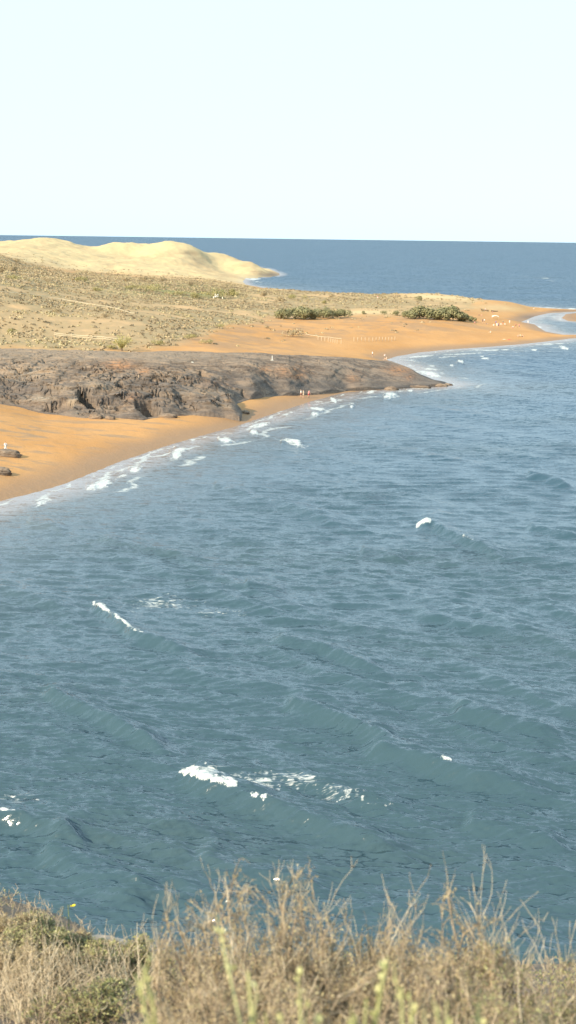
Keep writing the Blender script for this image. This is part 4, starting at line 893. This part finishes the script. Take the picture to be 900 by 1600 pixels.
person('person in a white shirt and dark trousers standing on the beach beyond the rock', 582.0, 558, 'stand', WHITE, NAVY, R(100))
person('small child in white seated on the sand, right of the person in dark trousers', 601.4, 556.3, 'sit', WHITE, WHITE, R(90), .8)
person('person seated in pale clothes where the rock meets the far beach', 603.6, 565.5, 'sit', CREAM, None, R(90), 1.1, dz=.5)
gc = 'people on the sand by the cove'
for lb, x, y, po, tp, bt, ro in [
    ('person in pale clothes standing on the knob above the cove', 810.2, 475.4, 'stand', CREAM, CREAM, 0), ('person in white seated on the low bank behind the cove', 758.3, 484.6, 'sit', WHITE, RED, 200), ('person in a reddish top seated behind the white canopy', 769.8, 489.3, 'sit', PINK, DARK, 190),
    ('dark person seated behind the bushes, leftmost of a pair', 748.3, 494, 'sit', DARK, None, 150), ('bather seated behind the bushes, right one of a pair', 752.4, 494, 'sit', None, RED, 170), ('person in a pink top seated beside the right clump of bushes', 741.7, 505.5, 'sit', PINK, DARK, 160),
    ('person in black standing left of the canopy', 754.2, 505, 'stand', DARK, DARK, 180), ('person in a white shirt standing beside the one in black', 756.8, 504.8, 'stand', WHITE, DARK, 120), ('bather lying on the sand in front of the one in black', 760.5, 506.5, 'lie', None, NAVY, 90),
    ('person in white stooped at the left of the central group', 771.7, 509, 'sit', WHITE, WHITE, 60), ('person in a purple top standing behind the central group', 774.7, 508, 'stand', PURPLE, NAVY, 200), ('person in a white shirt standing in the central group', 776.4, 511.4, 'stand', WHITE, WHITE, 150),
    ('person in dark purple standing at the right of the central group', 778.6, 511.3, 'walk', PURPLE, NAVY, 240), ('person in white seated left of the dark green one', 782.8, 508, 'sit', WHITE, WHITE, 200), ('person in a dark green top and red shorts right of the central group', 785.8, 507.8, 'stand', GREEN, RED, 170),
    ('person in white seated right of the dark green one', 789, 508.2, 'sit', WHITE, CREAM, 180), ('person all in white standing alone before the lagoon', 796.1, 506.5, 'stand', WHITE, WHITE, 180), ('bather seated near the pair by the lagoon', 801.5, 512.6, 'sit', WHITE, PINK, 120),
    ('person in brownish red top standing, left of the pair by the lagoon', 806, 512.2, 'stand', (.3, .1, .08), DARK, 140), ('person in a pink top and navy trousers standing by the lagoon', 811, 512.8, 'stand', PINK, NAVY, 200), 
    ('child in white seated alone in mid sand below the central group', 766.4, 520.3, 'sit', WHITE, CREAM, 90), ('bather in red shorts lying near the water line', 795, 531.2, 'lie', RED, RED, 100), ('bather lying on a pale towel near the water line', 787.2, 530.9, 'lie', CREAM, CREAM, 80),
    ('bather seated at the right, above the near water line', 812.8, 526, 'sit', CREAM, CREAM, 170), ('darker bather seated at the far right above the near water line', 816.2, 526.3, 'sit', None, DARK, 200), ('pale bather seated left of two others above the near water line', 809.6, 526, 'sit', None, WHITE, 160),
    ('person seated on the sand strip beyond the lagoon', 834, 483.5, 'sit', WHITE, WHITE, 180), ('person in a pinkish top on the back shore crest', 590, 467.5, 'stand', PINK, WHITE, 180)]:
    person(lb, x, y, po, tp, bt, R(ro), 1.0, group=gc)
pw_ = P(825, 505.6, 0); person('person in a white shirt wading in the lagoon', 825, 505.6, 'stand', WHITE, WHITE, R(180), 1.0, pt=np.array([pw_[0], pw_[1], -.25]), group=gc)

def box_bm(V, Fc, c, s, rz_=0):
    i = len(V); ca, sa = math.cos(rz_), math.sin(rz_)
    for z in (-1, 1):
        for x_, y_ in ((-1, -1), (1, -1), (1, 1), (-1, 1)):
            a, b_ = x_ * s[0] / 2, y_ * s[1] / 2; V.append((c[0] + a * ca - b_ * sa, c[1] + a * sa + b_ * ca, c[2] + z * s[2] / 2))
    Fc += [[i, i + 3, i + 2, i + 1], [i + 4, i + 5, i + 6, i + 7]] + [[i + k, i + (k + 1) % 4, i + 4 + (k + 1) % 4, i + 4 + k] for k in range(4)]
def box_obj(name, boxes, mat, parent=None):
    V, Fc = [], []
    for c, s in boxes: box_bm(V, Fc, c, s)
    return mesh_obj(name, np.array(V), Fc, mat, parent, smooth=False)
M_white = simple('white_paint', (.74, .73, .68)); M_wood = simple('bleached_wood', (.50, .38, .25)); M_rope = simple('pale_rope', (.62, .54, .38)); M_post = simple('dark_post', (.12, .10, .08)); M_canvas = simple('canvas', (.78, .74, .62))
# white signboard on the scrub flat
p = ground_at(338, 466.5); e = empty('signboard', p); tag(e, 'white square signboard on two short posts in the far scrub', 'sign')
box_obj('panel', [((0, 0, 1.35), (1.8, .08, 1.4))], M_white, e)
for s_ in (-1, 1): box_obj('post', [((s_ * .75, .08, .75), (.12, .1, 1.5))], M_wood, e)
for x_, y_, nm_ in ((333.5, 466.6, 'low pale marker post left of the white signboard'), (347.5, 467, 'low pale marker post right of the white signboard')):
    p = ground_at(x_, y_); e = box_obj('marker_post', [((0, 0, .45), (.35, .3, .9)), ((0, 0, .93), (.45, .4, .08))], M_canvas); e.location = [float(v) for v in p]; tag(e, nm_, 'post')
# small posts standing on the rock
for x_, y_, lb, m_ in ((425.3, 563, 'white post in a pale base on the top of the rock, rightmost of three', M_white), (300, 566, 'dark post in a pale base on the top of the rock, middle of three', M_post), (216.5, 594, 'grey post in a pale base on the rock face, leftmost of three', M_wood)):
    p = rock_at(x_, y_); e = empty('marker_post', p + np.array([0, 0, -.1])); tag(e, lb, 'post', 'marker posts on the rock')
    g = np.random.default_rng(1); V, Fq = tubes(np.array([[[0, 0, 0], [0, 0, .5], [0, 0, 1.1], [.02, 0, 1.15]]]), np.array([[.07, .07, .06, .03]]), 8); mesh_obj('post', V, Fq, m_, e)
    V, Fq = tubes(np.array([[[0, 0, -.1], [0, 0, .02], [0, 0, .16], [0, 0, .2]]]), np.array([[.48, .46, .38, .08]]), 9); mesh_obj('base', V, Fq, M_canvas, e)
# rope fences
def fence(label, pts, nposts, hpost=1.1, ropes=(1.0,), group='rope and post fences', rp=.035, thick=.07, z0=5):
    P3 = [ground_at(x_, y_, z0) for x_, y_ in pts]; L = np.r_[0, np.cumsum([np.linalg.norm(b_ - a) for a, b_ in zip(P3, P3[1:])])]
    e = empty('rope_fence' if ropes else 'post_row', P3[0]); tag(e, label, 'fence', group); ts = np.linspace(0, L[-1], nposts); B = []
    for i, t_ in enumerate(ts):
        q_ = np.array([np.interp(t_, L, [v[k] for v in P3]) for k in range(3)]); q_[2] = float(land_z(q_[:1], q_[1:2])[0]); B.append(q_ - P3[0])
        V, Fq = tubes(np.array([[B[-1] - [0, 0, .1], B[-1] + [0, 0, hpost * .5], B[-1] + [.02, 0, hpost], B[-1] + [.02, 0, hpost + .04]]]), np.array([[thick, thick, thick * .9, thick * .3]]), 6); mesh_obj('post', V, Fq, M_wood, e)
    for h_ in ropes:
        c = []
        for a, b_ in zip(B, B[1:]):
            for s_ in np.linspace(0, 1, 6)[:-1]: c.append(a + (b_ - a) * s_ + [0, 0, h_ - .12 * 4 * s_ * (1 - s_)])
        c.append(B[-1] + [0, 0, h_]); c = np.array([c]); V, Fq = tubes(c, np.full(c.shape[:2], rp), 4); mesh_obj('rope', V, Fq, M_rope, e)
fence('long pale rope fence crossing the upper scrub slope at the left', [(-4, 459.5), (40, 463), (90, 470), (140, 479), (175, 484), (210, 494)], 12, 1.0, (.9,), rp=.07)
fence('double rope fence low on the slope, left of the palm', [(85, 527), (120, 530), (165, 534), (192, 537)], 5, 1.2, (1.1, .7), rp=.06, thick=.09)
fence('short diagonal row of bleached posts on the orange bank', [(497, 531), (515, 534), (527, 537), (533, 537.5)], 9, 1.1, (), thick=.11)
fence('straight row of bleached posts on the orange bank above the far beach', [(553, 533), (585, 533.5), (617, 532)], 13, 1.2, (), thick=.11)
fence('pale rope line leading over the orange bank to the diagonal posts', [(478, 524), (500, 527.5), (533, 531)], 4, .5, (.45,), rp=.06)
# canopy on the beach
p = ground_at(773.5, 498.5, 2.5); e = empty('beach_canopy', p); tag(e, 'cream white beach canopy on thin poles by the cove', 'canopy')
g1, g2 = np.meshgrid(np.linspace(-1, 1, 9), np.linspace(-1, 1, 7)); zz = 1.55 - .45 * (g1 ** 2) * (.7 + .3 * g2 ** 2) - .18 * g2 ** 2
Vt = np.r_[np.stack([g1 * 1.4, g2 * 1.2, zz], -1).reshape(-1, 3), np.stack([g1 * 1.4, g2 * 1.2, zz - .03], -1).reshape(-1, 3)]; Ft = grid_faces(7, 9)
mesh_obj('cover', Vt, np.r_[Ft, Ft[:, ::-1] + 63], M_canvas, e)
for a in (-1, 1):
    for c_ in (-1, 1): box_obj('pole', [((a * 1.3, c_ * 1.1, .46), (.05, .05, .93))], M_wood, e)
# boulders on the near beach
def boulder(label, x_, y_, sz, seed, mat=m_rock):
    p = ground_at(x_, y_, 2); bm = bmesh.new(); bmesh.ops.create_icosphere(bm, subdivisions=4, radius=1)
    V = np.array([v.co[:] for v in bm.verts]); Fc = np.array([[v.index for v in f.verts] for f in bm.faces]); bm.free()
    n_ = 1 + .32 * ridged(V[:, 0] * 1.4 + seed, V[:, 1] * 1.4 + V[:, 2] * 2, 4, seed) - .25; V = V * n_[:, None] * np.array(sz)
    o = mesh_obj('boulder', V, Fc, mat); o.location = (p[0], p[1], p[2] + .15); tag(o, label, 'rock', 'dark boulders round the rock and on the near beach'); return o
boulder('flat dark boulder with a pointed right end at the feet of the person in white', 8, 712, (2.1, 1.1, .75), 3)
boulder('low dark boulder cut by the left edge, below the one with the person', 1, 740, (1.3, .9, .6), 8)
boulder('small detached dark boulder at the right foot of the rock ledge', 383, 646, (.8, .6, .4), 5)
boulder('tapered small boulder beside the pointed end of the flat dark boulder', 21, 714, (.6, .5, .35), 6)
boulder('dark wave washed boulder in the foam just off the tip of the rock', 688, 604, (1.5, 1.0, .5), 11)
boulder('long low boulder under the right end of the rock, before the tip', 655, 607, (2.4, 1.1, .6), 12)
boulder('rounded boulder at the water line below the right end of the rock', 612, 610, (1.5, 1.1, .7), 13)
boulder('outermost small boulder beyond the tip of the rock', 700, 602.5, (1.0, .8, .35), 14)
boulder('blocky fallen boulder at the foot of the rock, near the dark cleft', 150, 654, (1.1, .9, .8), 15)
boulder('small fallen boulder at the foot of the rock, right of the dark cleft', 172, 655, (.8, .7, .5), 16)
boulder('low boulder half sunk in the sand below the middle of the rock', 262, 652, (1.5, .8, .5), 17)
# bare stones and the yellow flower on the cliff top
M_stone = simple('pale_stone', (.42, .33, .25), .9, .3, 30)
for i, (x_, y_, s_, lb) in enumerate([(152, 1492, .11, 'pale stone slab on the bare cliff edge, leftmost of the row'), (166, 1494, .09, 'pale orange stone in the middle of the row on the cliff edge'), (182, 1497, .10, 'flat grey stone at the right end of the row on the cliff edge'), (136, 1500, .07, 'small dark stone below the row on the cliff edge'), (200, 1512, .05, 'small reddish stone below the cliff edge by the large bushes')]):
    z = 29.9
    for _ in range(20): p = P(x_, y_, z); z = .5 * z + .5 * float(cliff_z(np.array([p[0]]), np.array([p[1]]))[0])
    bm = bmesh.new(); bmesh.ops.create_icosphere(bm, subdivisions=3, radius=1); V = np.array([v.co[:] for v in bm.verts]); Fc = np.array([[v.index for v in f.verts] for f in bm.faces]); bm.free()
    V = V * (1 + .5 * perlin(V[:, 0] * 1.3 + i, V[:, 1] * 1.3 + V[:, 2], i))[:, None] * np.array([1.3, 1, .6]) * s_; o = mesh_obj('stone', V, Fc, M_stone); o.location = (p[0], p[1], z + .03); tag(o, lb, 'stone', 'stones on the cliff edge')
z = 30
for _ in range(20): p = P(107, 1478, z); z = .5 * z + .5 * float(cliff_z(np.array([p[0]]), np.array([p[1]]))[0])
e = empty('flower', p); tag(e, 'single yellow flower among green leaves near the cliff edge', 'flower'); g = np.random.default_rng(2)
V, Fq = tubes(walk(np.zeros((1, 3)), np.array([[.1, 0, 1.]]), np.array([.24]), 6, .05, g), np.full((1, 6), .002), 4); mesh_obj('stem', V, Fq, plantmat('flower_stem', (.2, .22, .08), (.2, .22, .08), (.2, .22, .08)), e)
a = np.arange(12) * 2 * np.pi / 12; leaf_obj('petals', np.tile([.024, 0, .24], (12, 1)), np.stack([np.cos(a), np.sin(a), np.full(12, .35)], 1), .017, simple('yellow_petal', (.75, .6, .03)), e, g, .5, .1, .3)
# driftwood line behind the canopy
for i, (x0, x1, y_, lb) in enumerate([(752, 763, 485, 'long dark driftwood log on the bank behind the cove, left one'), (768, 779, 486.6, 'shorter dark driftwood log on the bank behind the cove, right one')]):
    a = ground_at(x0, y_, 3); c_ = ground_at(x1, y_ + .3, 3); t_ = np.linspace(0, 1, 9)[:, None]; cc = (c_ - a) * t_ + [0, 0, .18] + .15 * np.random.default_rng(i).normal(size=(9, 3)) * [1, 1, .3]
    V, Fq = tubes(cc[None], (.24 - .12 * np.linspace(0, 1, 9))[None], 7); o = mesh_obj('driftwood_log', V, Fq, M_post); o.location = [float(v) for v in a]; tag(o, lb, 'log', 'driftwood behind the cove')
